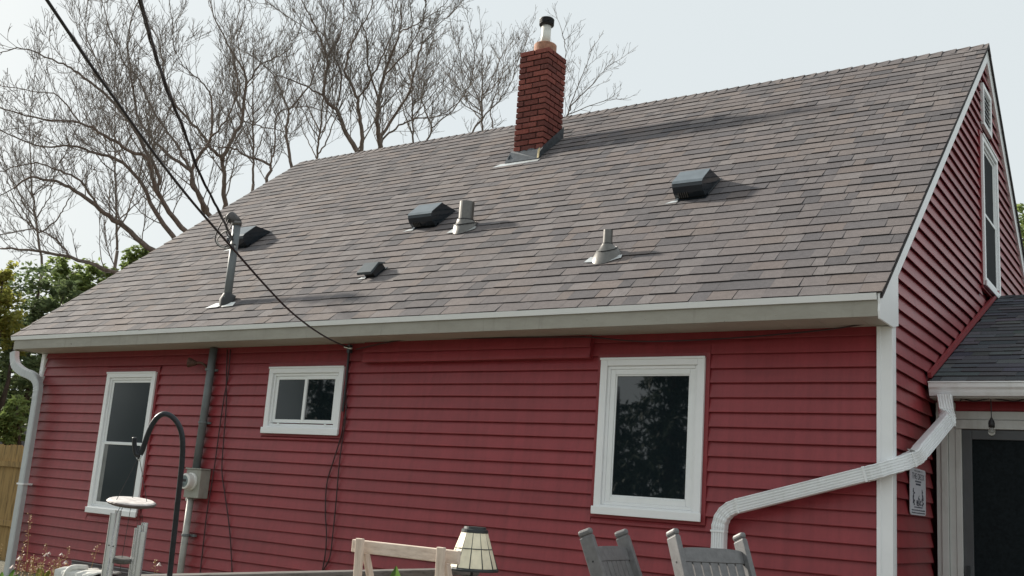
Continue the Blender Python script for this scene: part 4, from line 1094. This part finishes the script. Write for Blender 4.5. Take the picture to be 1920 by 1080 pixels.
m.tube([V((lx+cos(2*pi*i/24)*rm, YL+sin(2*pi*i/24)*rm, zm)) for i in range(25)], .003, 5)
m.build('leading', M_LAMPMETAL, lm_)
m = MB(); m.lathe((lx, YL, zt-.022), [(rt_+.004, 0), (rt_+.008, .006), (rt_+.006, .022), (rt_-.006, .026), (rt_-.010, .040), (.0, .042)], 28); m.build('top_cap', M_LAMPMETAL, lm_)
m = MB(); m.lathe((lx, YL, zb-.006), [(rb-.008, 0), (rb+.005, 0), (rb+.006, .010), (rb-.001, .018), (rb-.008, .014)], 28); m.build('rim', M_LAMPMETAL, lm_)
m = MB(); m.lathe((lx, YL, DZ), [(.13, 0), (.13, .012), (.02, .03), (.009, .05), (.009, zt-DZ-.02)], 16); m.build('pole', M_LAMPMETAL, lm_)

# weathered rail running out from the wall
rz = -1.85
rA, rB = at(560, 1079, 1), None
def onZ(px, py, z): d = ray(px, py); return CAM + d*((z-CAM.z)/d.z)
rA, rB = onZ(560, 1076, rz), onZ(868, 1062.5, rz)
rl = thing('deck_railing', (rB.x, rB.y, DZ), 'weathered grey wooden railing cap behind the pine stand', 'railing')
xm = (rA.x+rB.x)/2
m = MB(); m.box((xm-.05, rA.y-1.0, rz-.045), (xm+.05, rB.y, rz)); m.build('top_rail', M_GREYWOOD, rl, bevel=.006)
m = MB(); m.lathe((xm+.02, rB.y-.0, rz-.022), [(.008, 0), (.008, .001)], 10, (1, 0, 0)); 
for yy in (rB.y-.05, rB.y-1.5, max(rA.y-.9, -4.35)):
    m = MB(); m.box((xm-.042, yy-.042, DZ), (xm+.042, yy+.042, rz-.0455)); m.build('post', M_GREYWOOD, rl)
m = MB(); m.box((xm-.02, max(rA.y-.8, -4.3), DZ+.1), (xm+.02, rB.y-.1, DZ+.16)); m.build('lower_rail', M_GREYWOOD, rl)

# broad-leaved pot plant
pl_t = onY(743, 1061, -3.75)
pp_ = thing('potted_plant', (pl_t.x, pl_t.y, DZ), 'broad fuzzy green leaf of a potted plant inside the pine stand', 'plant')
m = MB(); m.lathe((pl_t.x, pl_t.y, DZ), [(.10, 0), (.14, .26), (.15, .26), (.15, .29), (.13, .29), (.12, .25)], 22); m.build('pot', M_POT, pp_)
def leaf(m, base, tip, w, bow):
    base, tip = V(base), V(tip); ax = tip-base; sd = ax.cross(V((CAM.x-base.x, CAM.y-base.y, 0))).normalized(); out = sd.cross(ax).normalized(); n = 8; k = len(m.v)
    for i in range(n+1):
        t = i/n; wd = w*(sin(pi*min(1, t*.5+.06)) if t < .9 else sin(pi*(.51))*max(.04, (1-((t-.9)/.1)**2)))*(.35+.65*min(1, (1-t)/.55)); c = base+ax*t+out*(bow*sin(pi*t))
        for s_, dz in ((-1, .012), (0, 0), (1, .012)): m.v.append(tuple(c+sd*(wd*s_)+out*dz*(-1)))
    for i in range(n):
        for j in range(2):
            a = k+i*3+j; m.cur = (rnd(.3, .6),)*3; m.face([a, a+1, a+4, a+3])
zb_ = DZ+.28
for i, (dx, dy, dz, w) in enumerate(((0, 0, 0, .085), (.16, .05, -.16, .06), (-.17, -.03, -.18, .05), (.05, -.16, -.2, .05), (-.08, .14, -.15, .05), (.12, -.12, -.3, .05))):
    m = MB(); leaf(m, (pl_t.x+dx*.2, pl_t.y+dy*.2, zb_), (pl_t.x+dx, pl_t.y+dy, pl_t.z+dz), w, .04); m.build('leaf', M_PLANT, pp_, smooth=True)

# ================================================================== flower stalks by the far corner
def stalk(px, py, Y, hgt, lean, flowers, label, dens=1.):
    tp = onY(px, py, Y); s_ = thing('flower_stalk', (tp.x-lean*.6, Y, GZ), label, 'flower stalk', 'dried flower stalks at the far corner')
    b = V((tp.x-lean*.6, Y+rnd(-.1, .1), GZ)); pts = smooth_path([b, b.lerp(tp, .5)+V((-lean*.25, 0, .05)), tp], 8)
    m = MB(); m.cur = (.4, .4, .4); m.tube(pts, [.006-.0045*i/(len(pts)-1) for i in range(len(pts))], 5); m.build('stem', M_STALK, s_)
    m = MB(); n = int(hgt/.022*dens)
    for i in range(n):
        t = 1-(hgt*i/n)/(tp.z-GZ); c = pts[0].lerp(pts[-1], 0); f = t*(len(pts)-1); j = min(int(f), len(pts)-2); c = pts[j].lerp(pts[j+1], f-j)
        a = rnd(0, 6.28); d_ = V((cos(a), sin(a), rnd(-.1, .6))).normalized(); L_ = rnd(.020, .036)*(.7+.6*i/n); u_ = d_.cross(V((0, 0, 1))).normalized()
        c = c+d_*.012; w = rnd(.007, .012); m.cur = (rnd(.35, .95),)*3
        k = len(m.v); m.v += [tuple(c), tuple(c+d_*L_*.5+u_*w), tuple(c+d_*L_), tuple(c+d_*L_*.5-u_*w), tuple(c+d_*L_*.5+V((0, 0, w)))]
        for q in ((0, 1, 4), (1, 2, 4), (2, 3, 4), (3, 0, 4)): m.face([k+z for z in q])
    tag(m.build('seed_head', M_STALK, s_), kind='stuff')
    for fx_, fy_, sz in flowers:
        c = onY(fx_, fy_, Y-.03); m = MB()
        for i in range(6):
            a = 2*pi*i/6+rnd(-.2, .2); dn = V((cos(a)*.55, sin(a)*.55, -1)).normalized(); u_ = dn.cross(V((0, 0, 1))).normalized(); L_ = sz*rnd(.8, 1.1); m.cur = (rnd(.3, .9),)*3
            m.quad([c, c+dn*L_*.55+u_*sz*.22, c+dn*L_+V((cos(a), sin(a), 0))*sz*.25, c+dn*L_*.55-u_*sz*.22])
        m.build('blossom', M_PETAL, s_)
random.seed(5)
ST = [(55, 965, -.55, .33, -.12, [(88, 1036, .05)], 'tallest thin seed stalk rising beside the far downspout'),
      (47, 1014, -.5, .3, -.05, [(38, 1042, .055)], 'short brown seed stalk close to the far downspout'),
      (89, 1021, -.6, .28, .05, [(93, 1034, .04)], 'seed stalk with a drooping white blossom near its top'),
      (129, 1027, -.6, .32, .06, [(124, 1050, .05), (116, 1036, .045)], 'seed stalk with two pale blossoms before the basement window'),
      (184, 1022, -.5, .22, .03, [], 'lone slim seed stalk in front of the basement window'),
      (293, 1050, -.7, .2, .04, [(299, 1054, .05)], 'small blossom stalk between the chime and the hook rod'),
      (3, 1022, -.75, .3, .02, [], 'green-brown seed stalk in front of the board fence'),
      (60, 1042, -.45, .25, .03, [(25, 1058, .06), (28, 1072, .06)], 'low stalk with stacked pale blossoms by the downspout foot'),
      (112, 1046, -.45, .28, -.03, [(72, 1076, .06)], 'dense low seed stalk with one large pale blossom')]
for a in ST: stalk(*a)
for i in range(24):
    stalk(rnd(26, 132), rnd(1040, 1074), rnd(-.8, -.35), rnd(.2, .34), rnd(-.06, .06), [], 'low brown seed stalk in the thicket by the far corner', 1.3)
# low leaves under the stalks
def leafy_clump(px, py, Y, label, n=26, mat=None):
    tp = onY(px, py, Y); c = thing('leafy_plant', (tp.x, Y, GZ), label, 'plant', None); m = MB()
    m.cur = (.5, .5, .5)
    for i in range(n):
        a = rnd(0, 6.28); r_ = rnd(.05, .3); hh = rnd(.45, 1.0)*(tp.z-GZ)
        leaf(m, (tp.x+cos(a)*r_*.3, Y+sin(a)*r_*.3, GZ+hh*.45), (tp.x+cos(a)*r_, Y+sin(a)*r_, GZ+hh), rnd(.03, .055), .03)
    m.build('leaves', mat or M_PLANT, c, smooth=True)
leafy_clump(6, 1066, -.7, 'pale green leafy clump in front of the board fence')
leafy_clump(85, 1062, -.55, 'yellow-green leaves low among the seed stalks', 18, M_LEAFY)

# pale cloth bundle
bt = onY(160, 1067, -.75); bd = thing('cloth_bundle', (bt.x, -.75, GZ), 'pale cloth draped over a box below the far window', 'cloth')
m = MB(); m.box((bt.x-.20, -.92, GZ), (bt.x+.39, -.58, bt.z-.03)); m.build('box', M_DARKPANEL, bd, bevel=.01)
m = MB(); n = 22; k0 = 0
for i in range(n+1):
    for j in range(9):
        x_ = bt.x-.215+.62*i/n; v_ = j/8
        yy = -.60-.33*min(1, v_*2.2); zz = bt.z-.004 if v_ < .455 else bt.z-.004-(v_-.455)*.62
        fold = .018*sin(i*1.9)+.012*sin(i*.9+1)
        m.v.append((x_+.01*sin(j), yy-(.012+fold*(v_ > .4)) if v_ > .4 else yy, zz+fold*.5))
for i in range(n):
    for j in range(8): a = i*9+j; m.f.append([a, a+1, a+10, a+9])
o = m.build('drape', M_CLOTH, bd, smooth=True); so_ = o.modifiers.new('thick', 'SOLIDIFY'); so_.thickness = .006
m = MB(); m.tube(smooth_path([(bt.x-.07, -.93, bt.z-.16), (bt.x-.03, -.945, bt.z-.06), (bt.x+.0, -.91, bt.z+.014), (bt.x+.03, -.75, bt.z+.016)], 5), .028, 8); m.build('cloth_fold', M_CLOTH, bd, smooth=True)

# ================================================================== fence, neighbour
FY = 2.25
fz1, fz0 = -1.05, GZ
fen = thing('board_fence', (-14, FY, GZ), 'tan wooden board fence beyond the far corner of the house', 'fence')
x = -24.; random.seed(11)
while x < -10.75:
    w = .19; zt_ = fz1+rnd(-.012, .012); m = MB()
    m.prism([(x, FY, fz0), (x+w-.006, FY, fz0), (x+w-.006, FY, zt_-.03), (x+w-.03, FY, zt_), (x+.024, FY, zt_), (x, FY, zt_-.03)], (0, .02, 0))
    m.build('board', M_FENCE, fen, fix=True); x += w
for z in (-1.36, -2.31):
    m = MB(); m.box((-24, FY-.042, z-.045), (-10.76, FY-.002, z+.045)); m.build('rail', M_FENCE, fen)
for x in (-22.5, -20, -17.5, -15., -12.5):
    m = MB(); m.box((x, FY+.021, fz0), (x+.09, FY+.11, fz1-.03)); m.build('post', M_FENCE, fen)
nb_ = at(-60, 850, 34)
nh = thing('neighbour_house', (nb_.x, nb_.y, GZ), 'dark grey roof corner of a neighbouring house above the fence', 'house')
e_ = at(26, 829, 32); zz = e_.z
m = MB(); m.box((e_.x-7.6, e_.y-2.6, GZ), (e_.x-.6, e_.y+3.4, zz-.05)); m.build('wall', plain('neighbour_wall', (.42, .40, .36), .8), nh)
m = MB(); m.prism([(e_.x-8.2, e_.y-3.2, zz), (e_.x-8.2, e_.y+.4, zz+1.3), (e_.x-8.2, e_.y+4, zz), (e_.x-8.2, e_.y+4, zz-.12), (e_.x-8.2, e_.y-3.2, zz-.12)], (8.2, 0, 0)); m.build('roof', plain('neighbour_roof', (.12, .115, .12), .9), nh, fix=True)

# ================================================================== TREES
def perp(d):
    a = V((rnd(-1, 1), rnd(-1, 1), rnd(-1, 1))); a = a-d*a.dot(d); return a.normalized() if a.length > 1e-4 else V((1, 0, 0))
def wander(p, d, L_, n, up, jit):
    pts = [p.copy()]; q = p.copy(); d = d.normalized()
    for i in range(n):
        d = (d+perp(d)*rnd(0, jit)+V((0, 0, up))).normalized(); q = q+d*(L_/n); pts.append(q.copy())
    return pts
def bare_tree(label, limbs, t, seed, trunk_px, r0=.17, lev=3, dens=1., name='bare_tree', spread=1.6):
    """limbs: pixel polylines from thick to thin, given a real distance t; side branches grow in all directions"""
    random.seed(seed)
    base = at(*trunk_px, t); root = thing(name, (base.x, base.y, GZ), label, 'tree', 'bare trees behind the house')
    tk = MB(); tw = MB()
    tk.tube([V((base.x+.1, base.y, GZ-.1)), V((base.x, base.y, GZ+1.5)), V((base.x, base.y, base.z-1)), base], [r0*1.6, r0*1.25, r0*1.1, r0], 10)
    for li, lb in enumerate(limbs):
        pxs = lb[0]; ra, rb_ = lb[1], lb[2]; dd = lb[3] if len(lb) > 3 else rnd(-1, 1)*spread
        n = len(pxs); raw = [at(a, b, t+dd*(i/max(1, n-1))) for i, (a, b) in enumerate(pxs)]
        pts = smooth_path(raw, 5)
        pts = [p+V((rnd(-1, 1), rnd(-1, 1), rnd(-1, 1)))*.025 for p in pts]
        N = len(pts); rad = [ra+(rb_-ra)*(i/(N-1)) for i in range(N)]
        if (raw[0]-base).length > .3: 
            pass
        rad = [max(.011, q*.54) for q in rad]; tk.tube(pts, rad, 7)
        tot = sum((pts[i+1]-pts[i]).length for i in range(N-1)); acc = 0; nxt = tot*.12
        for i in range(N-1):
            d = pts[i+1]-pts[i]; sl_len = d.length; acc += sl_len
            while acc > nxt:
                nxt += rnd(.12, .28)/dens
                f = acc/tot
                dr = (d.normalized()*rnd(.5, 1.)+perp(d.normalized())*rnd(.5, 1.0)+V((0, 0, rnd(.05, .5)))).normalized()
                L1 = (tot*.24+.8)*rnd(.4, 1.0)*(1.1-.45*f); L1 = min(L1, 3.3)
                grow(tw, pts[i+1], dr, L1, max(.009, rad[i]*rnd(.28, .42)), 1, lev, dens)
        d = (pts[-1]-pts[-3]).normalized(); grow(tw, pts[-1], d, min(2.2, tot*.3), rb_, 1, lev, dens)
    tk.build('trunk', M_BARK, root, smooth=True); tw.build('crown', M_TWIG, root)
    return root
def grow(tw, p, d, L_, r, k, lev, dens):
    n = 6 if k == 1 else (5 if k == 2 else 3)
    pts = wander(p, d, L_, n, .10 if k < 3 else .09, .25 if k < 3 else .32)
    r = min(max(r, .0064), .009+L_*.006); rad = [r+(max(.0045, r*.4)-r)*i/n for i in range(n+1)]
    tw.tube(pts, rad, 5 if k == 1 and r > .02 else 3, cap=False)
    if k >= lev: return
    cnt = int(L_/(.15 if k == 1 else .14)*dens*rnd(.7, 1.2))
    for j in range(cnt):
        f = rnd(.18, 1.0)*n; i = min(int(f), n-1); q = pts[i].lerp(pts[i+1], f-i); dd = (pts[i+1]-pts[i]).normalized()
        nd = (dd*rnd(.5, 1.0)+perp(dd)*rnd(.45, .95)+V((0, 0, rnd(.05, .55)))).normalized()
        grow(tw, q, nd, L_*rnd(.3, .62)*(1.15-.5*f/n), rad[i]*.6, k+1, lev, dens)

bare_tree('leaning bare tree whose long limbs sweep out beyond the far roof edge', [
 ([(330, 480), (287, 470), (233, 427), (187, 393), (143, 360), (112, 343), (60, 333), (25, 352)], .15, .035),
 ([(187, 393), (150, 340), (105, 318), (60, 305), (0, 322)], .06, .02),
 ([(262, 530), (213, 510), (133, 483), (67, 470), (0, 465)], .12, .04),
 ([(133, 483), (105, 450), (60, 430), (0, 442)], .05, .02),
 ([(345, 470), (323, 443), (287, 390), (273, 357), (233, 307), (180, 287), (133, 273), (67, 273), (0, 243)], .13, .025),
 ([(365, 460), (347, 433), (317, 397), (293, 355), (277, 300), (240, 280), (187, 247), (150, 230), (67, 220), (-20, 195)], .14, .025),
 ([(293, 355), (297, 327), (253, 247), (207, 187), (147, 137), (110, 117), (43, 90), (0, 100)], .10, .018),
 ([(253, 247), (215, 190), (185, 120), (160, 60), (165, 0)], .05, .015),
 ([(150, 230), (110, 180), (60, 170), (0, 160)], .04, .014)], 26, 3, (375, 520), .24, dens=.88)
bare_tree('bare tree with forked trunk rising over the far end of the ridge', [
 ([(415, 450), (393, 407), (377, 373), (360, 345), (357, 320), (300, 277), (262, 225), (250, 160), (240, 90), (250, 20)], .14, .02),
 ([(385, 400), (367, 353), (360, 317), (377, 287), (393, 260), (397, 193), (383, 160), (350, 130), (330, 100)], .11, .016),
 ([(357, 320), (330, 270), (290, 215), (260, 150), (235, 120), (205, 50), (190, 0)], .07, .014),
 ([(393, 260), (430, 215), (445, 165), (440, 100), (455, 40)], .05, .014)], 28, 4, (420, 480), .22, dens=.72)
bare_tree('upright bare tree with a thick stem just behind the roof slope', [
 ([(430, 430), (423, 390), (420, 350), (417, 300), (400, 283), (377, 250), (333, 200), (310, 150), (300, 90), (270, 20)], .15, .018),
 ([(417, 300), (435, 260), (453, 227), (460, 167), (457, 133), (433, 93), (400, 27), (390, -30)], .12, .02),
 ([(460, 167), (480, 130), (500, 115), (540, 95), (560, 60)], .05, .015),
 ([(453, 227), (480, 235), (515, 242), (535, 247)], .04, .02),
 ([(457, 133), (445, 60), (450, 0)], .04, .015)], 30, 5, (432, 460), .22, dens=.8)
bare_tree('thin dark bare tree beside the far end of the ridge', [
 ([(505, 370), (500, 335), (507, 310), (463, 293), (440, 278), (400, 275), (370, 280)], .09, .02),
 ([(550, 340), (547, 313), (537, 247), (540, 207), (525, 165), (507, 133), (480, 110)], .09, .018),
 ([(507, 310), (515, 270), (520, 215), (560, 200), (600, 205)], .05, .014),
 ([(540, 207), (580, 160), (600, 100), (610, 40)], .05, .014)], 27, 6, (525, 400), .16)
bare_tree('tall bare tree with twin trunks behind the middle of the ridge', [
 ([(675, 330), (668, 283), (650, 250), (630, 205), (607, 180), (613, 107), (590, 50), (567, 0)], .15, .022),
 ([(675, 300), (680, 260), (674, 220), (670, 187), (655, 150), (647, 133), (660, 80), (690, 30), (700, -20)], .12, .018),
 ([(607, 180), (570, 160), (520, 140), (500, 125)], .05, .015),
 ([(613, 107), (640, 60), (645, 0)], .05, .015),
 ([(630, 205), (640, 150), (625, 100), (600, 60), (575, 55), (495, 0)], .05, .014),
 ([(670, 187), (700, 140), (725, 90), (740, 40), (735, -10)], .05, .014)], 28, 7, (678, 380), .24, dens=.95)
bare_tree('tall bare tree whose limbs spread towards the chimney', [
 ([(716, 330), (714, 283), (708, 240), (710, 187), (720, 143), (735, 100), (750, 60), (753, 0)], .16, .02),
 ([(712, 260), (735, 225), (767, 173), (783, 110), (800, 70), (840, 30)], .09, .016),
 ([(712, 272), (735, 245), (770, 225), (810, 220), (850, 200), (880, 165)], .06, .014),
 ([(710, 187), (690, 120), (685, 60), (660, 10)], .06, .014),
 ([(750, 60), (790, 40), (830, 10)], .04, .014),
 ([(720, 143), (760, 100), (790, 50), (800, 0)], .045, .014)], 29, 8, (716, 380), .22)
bare_tree('slender bare tree behind the ridge beside the chimney', [
 ([(790, 310), (800, 265), (810, 240), (795, 200), (790, 160), (800, 120)], .07, .012),
 ([(860, 290), (885, 250), (905, 220), (935, 190), (960, 150), (975, 100)], .07, .012),
 ([(905, 220), (890, 170), (870, 130), (860, 80)], .04, .011),
 ([(925, 240), (920, 200), (940, 150), (945, 110)], .04, .011),
 ([(810, 240), (850, 205), (880, 160), (890, 110), (885, 70)], .04, .011)], 33, 9, (830, 330), .14, dens=1.0)
bare_tree('far bare tree showing past the right side of the chimney', [
 ([(1040, 260), (1062, 220), (1075, 195), (1110, 160), (1135, 130), (1155, 115)], .06, .010),
 ([(1062, 220), (1080, 170), (1100, 120), (1110, 90)], .04, .010),
 ([(1062, 215), (1090, 205), (1130, 190), (1165, 185)], .035, .010),
 ([(1040, 240), (1050, 170), (1060, 110), (1055, 60)], .04, .010),
 ([(1040, 230), (1010, 150), (1000, 90)], .04, .010)], 36, 10, (1040, 300), .10, dens=.62)

def far_tree(x0, y0, t, seed, label, hgt=230, wid=90, nl=7, dens=.62):
    random.seed(seed); sw = rnd(-.25, .25)
    def lead(u_): return (x0+wid*sw*sin(u_*2.2), y0-hgt*u_)
    limbs = [([lead(u_/6) for u_ in range(7)], .085, .014, rnd(-1, 1))]
    for i in range(nl+2):
        s0 = rnd(.08, .55); f = rnd(.35, 1.0)*(1 if i % 2 else -1); h_ = hgt*rnd(.35, .62)*(1.1-s0*.5); q = []
        bx, by = lead(s0)
        for k_ in range(6):
            u_ = k_/5; q.append((bx+wid*f*(u_**rnd(.75, .95))+rnd(-6, 6)*u_, by-h_*u_**1.15+rnd(-4, 4)*u_))
        limbs.append((q, .055*rnd(.7, 1.1)*(1.2-s0), .012, rnd(-2.5, 2.5)))
    return bare_tree(label, limbs, t, seed, (x0, y0), .055, dens=dens)
for i, a in enumerate(((475, 345, 38, 61, 'pale far bare tree between the two thicker trunks', 300, 85), (590, 320, 40, 62, 'pale far bare tree at the end of the ridge line', 300, 90), (775, 300, 41, 63, 'pale far bare tree left of the slender one', 270, 90),
        (905, 270, 42, 64, 'pale far bare tree directly behind the chimney', 200, 85), (220, 470, 36, 65, 'pale far bare tree behind the leaning limbs', 350, 120), (80, 500, 37, 66, 'pale far bare tree above the leafy crowns', 330, 110))):
    far_tree(*a)

# leafy trees
def leafy_tree(label, clumps, t, seed, trunk_px, mat, n=9000, size=.12, name='leafy_tree', group='leafy trees beyond the fence', trunk_r=.16):
    random.seed(seed); b = at(*trunk_px, t)
    root = thing(name, (b.x, b.y, GZ), label, 'tree', group)
    tk = MB(); cen = [(at(px, py, t+dd), r_*t/F_PX) for px, py, r_, dd in clumps]
    top = sum((c[0] for c in cen), V((0, 0, 0)))/len(cen)
    st = V((b.x, b.y, GZ-.1)); fork = st.lerp(V((b.x, b.y, top.z)), .45)
    tk.tube([st, st.lerp(fork, .5)+V((.05, 0, 0)), fork], [trunk_r*1.3, trunk_r, trunk_r*.8], 9)
    for c, r_ in cen: tk.tube([fork, fork.lerp(c, .5)+V((rnd(-.2, .2), rnd(-.2, .2), .15)), c+V((0, 0, r_*.3))], [trunk_r*.55, trunk_r*.3, .015], 6)
    tk.build('trunk', M_BARK2, root, smooth=True)
    lf = MB(); vol = [c[1]**2 for c in cen]; tv = sum(vol)
    for (c, r_), v_ in zip(cen, vol):
        cnt = int(n*v_/tv); subs = []
        for i in range(max(6, int(26*v_/tv*len(cen)))):
            d = V((random.gauss(0, 1), random.gauss(0, 1), random.gauss(0, 1))).normalized(); subs.append((c+d*r_*rnd(.35, 1.0)*V((1, 1, .85)).length/1.6, r_*rnd(.16, .36)))
        for i in range(cnt):
            sc_, sr = random.choice(subs); d = V((random.gauss(0, 1), random.gauss(0, 1), random.gauss(0, .8))); q = sc_+d*sr*.55
            a = perp(V((0, 0, 1)))*rnd(.6, 1)+V((0, 0, rnd(-.6, .6))); a.normalize(); bb = perp(a); s_ = size*rnd(.55, 1.15)
            lf.cur = (min(1, max(0, random.gauss(.5, .18))),)*3
            lf.quad([q-a*s_, q-bb*s_*.42, q+a*s_, q+bb*s_*.42])
    lf.build('crown', mat, root); return root
leafy_tree('dense dark green tree filling the view behind the far corner', [(20, 640, 70, 0), (70, 560, 60, .5), (10, 730, 70, .3), (60, 700, 60, -.5), (95, 610, 50, .3), (-60, 600, 80, 0), (120, 560, 40, .5), (15, 780, 40, .0), (55, 780, 40, .5)], 24, 31, (20, 830), M_LEAFD, 11500, .085)
leafy_tree('yellowing tree at the edge behind the dark green one', [(10, 590, 42, 0), (-30, 540, 50, 0), (25, 640, 30, .4), (5, 520, 26, 0)], 22.5, 32, (-10, 800), M_LEAFY, 3600, .075)
leafy_tree('bright green tree reaching up to the leaning bare limb', [(130, 540, 40, 0), (170, 520, 36, .4), (110, 505, 30, 0), (160, 560, 40, 0), (205, 520, 26, 0)], 27, 33, (150, 700), M_LEAF, 5200, .08)
leafy_tree('small green treetop peeping over the roof edge', [(252, 478, 17, 0), (240, 495, 15, 0), (272, 474, 12, 0)], 29, 34, (255, 600), M_LEAF, 900, .075)
leafy_tree('green tree beyond the gable end', [(1925, 400, 30, 0), (1935, 430, 34, 0), (1960, 440, 50, 0), (1918, 440, 20, 0), (1945, 480, 40, 0), (1925, 500, 25, 0)], 30, 35, (1960, 700), M_LEAF, 3000, .085, group='leafy trees beyond the house')
leafy_tree('dark low shrub tree behind the fence', [(5, 800, 34, 0), (30, 770, 30, 0), (-40, 790, 50, 0), (40, 815, 18, 0)], 21, 36, (0, 860), M_LEAF, 3200, .075)

# conifers and trees across the yard, mirrored in the windows
def conifer(x, y, h, seed, label):
    random.seed(seed); root = thing('conifer', (x, y, GZ), label, 'tree', 'trees across the yard'); m = MB(); m.tube([(x, y, GZ-.1), (x, y, GZ+h*.5), (x, y, GZ+h)], [.22, .14, .02], 8); m.build('trunk', M_BARK2, root, smooth=True)
    f = MB(); z = .8
    while z < h-.3:
        R_ = (h-z)*.30+.25
        for b in range(int(rnd(5, 8))):
            a = rnd(0, 6.28); L_ = R_*rnd(.7, 1.1); d = V((cos(a), sin(a), 0)); k = int(L_/.10)
            for i in range(k):
                t_ = (i+1)/k; c = V((x, y, GZ+z))+d*(L_*t_)+V((0, 0, .18*L_*t_-.45*L_*t_*t_))
                for s_ in range(6):
                    e = (d*rnd(-.1, .7)+perp(d)*rnd(.3, 1)+V((0, 0, rnd(-.9, .1)))).normalized(); w = perp(e); Ln = rnd(.14, .34); f.cur = (rnd(0, 1),)*3
                    f.quad([c, c+e*Ln*.5+w*.04, c+e*Ln, c+e*Ln*.5-w*.04])
        z += rnd(.20, .34)
    f.build('crown', M_NEEDLE, root)
conifer(-9.75, -17.0, 7.4, 41, 'tall spruce mirrored in the large window')
conifer(-7.6, -16.5, 7.0, 42, 'shorter spruce across the yard')
conifer(-14.2, -17.5, 4.2, 43, 'spruce across the yard beside the leafy tree')
conifer(-3.0, -20, 6.0, 44, 'spruce standing alone across the yard')
for i, (x_, y_, h_) in enumerate(((-17.5, -14, 5.5), (-21, -15.5, 6.2), (-25, -13.5, 5.6), (-29, -15, 6.2), (-34, -14, 6), (-11.9, -18, 4.9), (-18, -21, 5.2))):
    conifer(x_, y_, h_, 50+i, ['spruce hedge tree far across the yard', 'tall spruce hedge tree far across the yard'][h_ > 6])
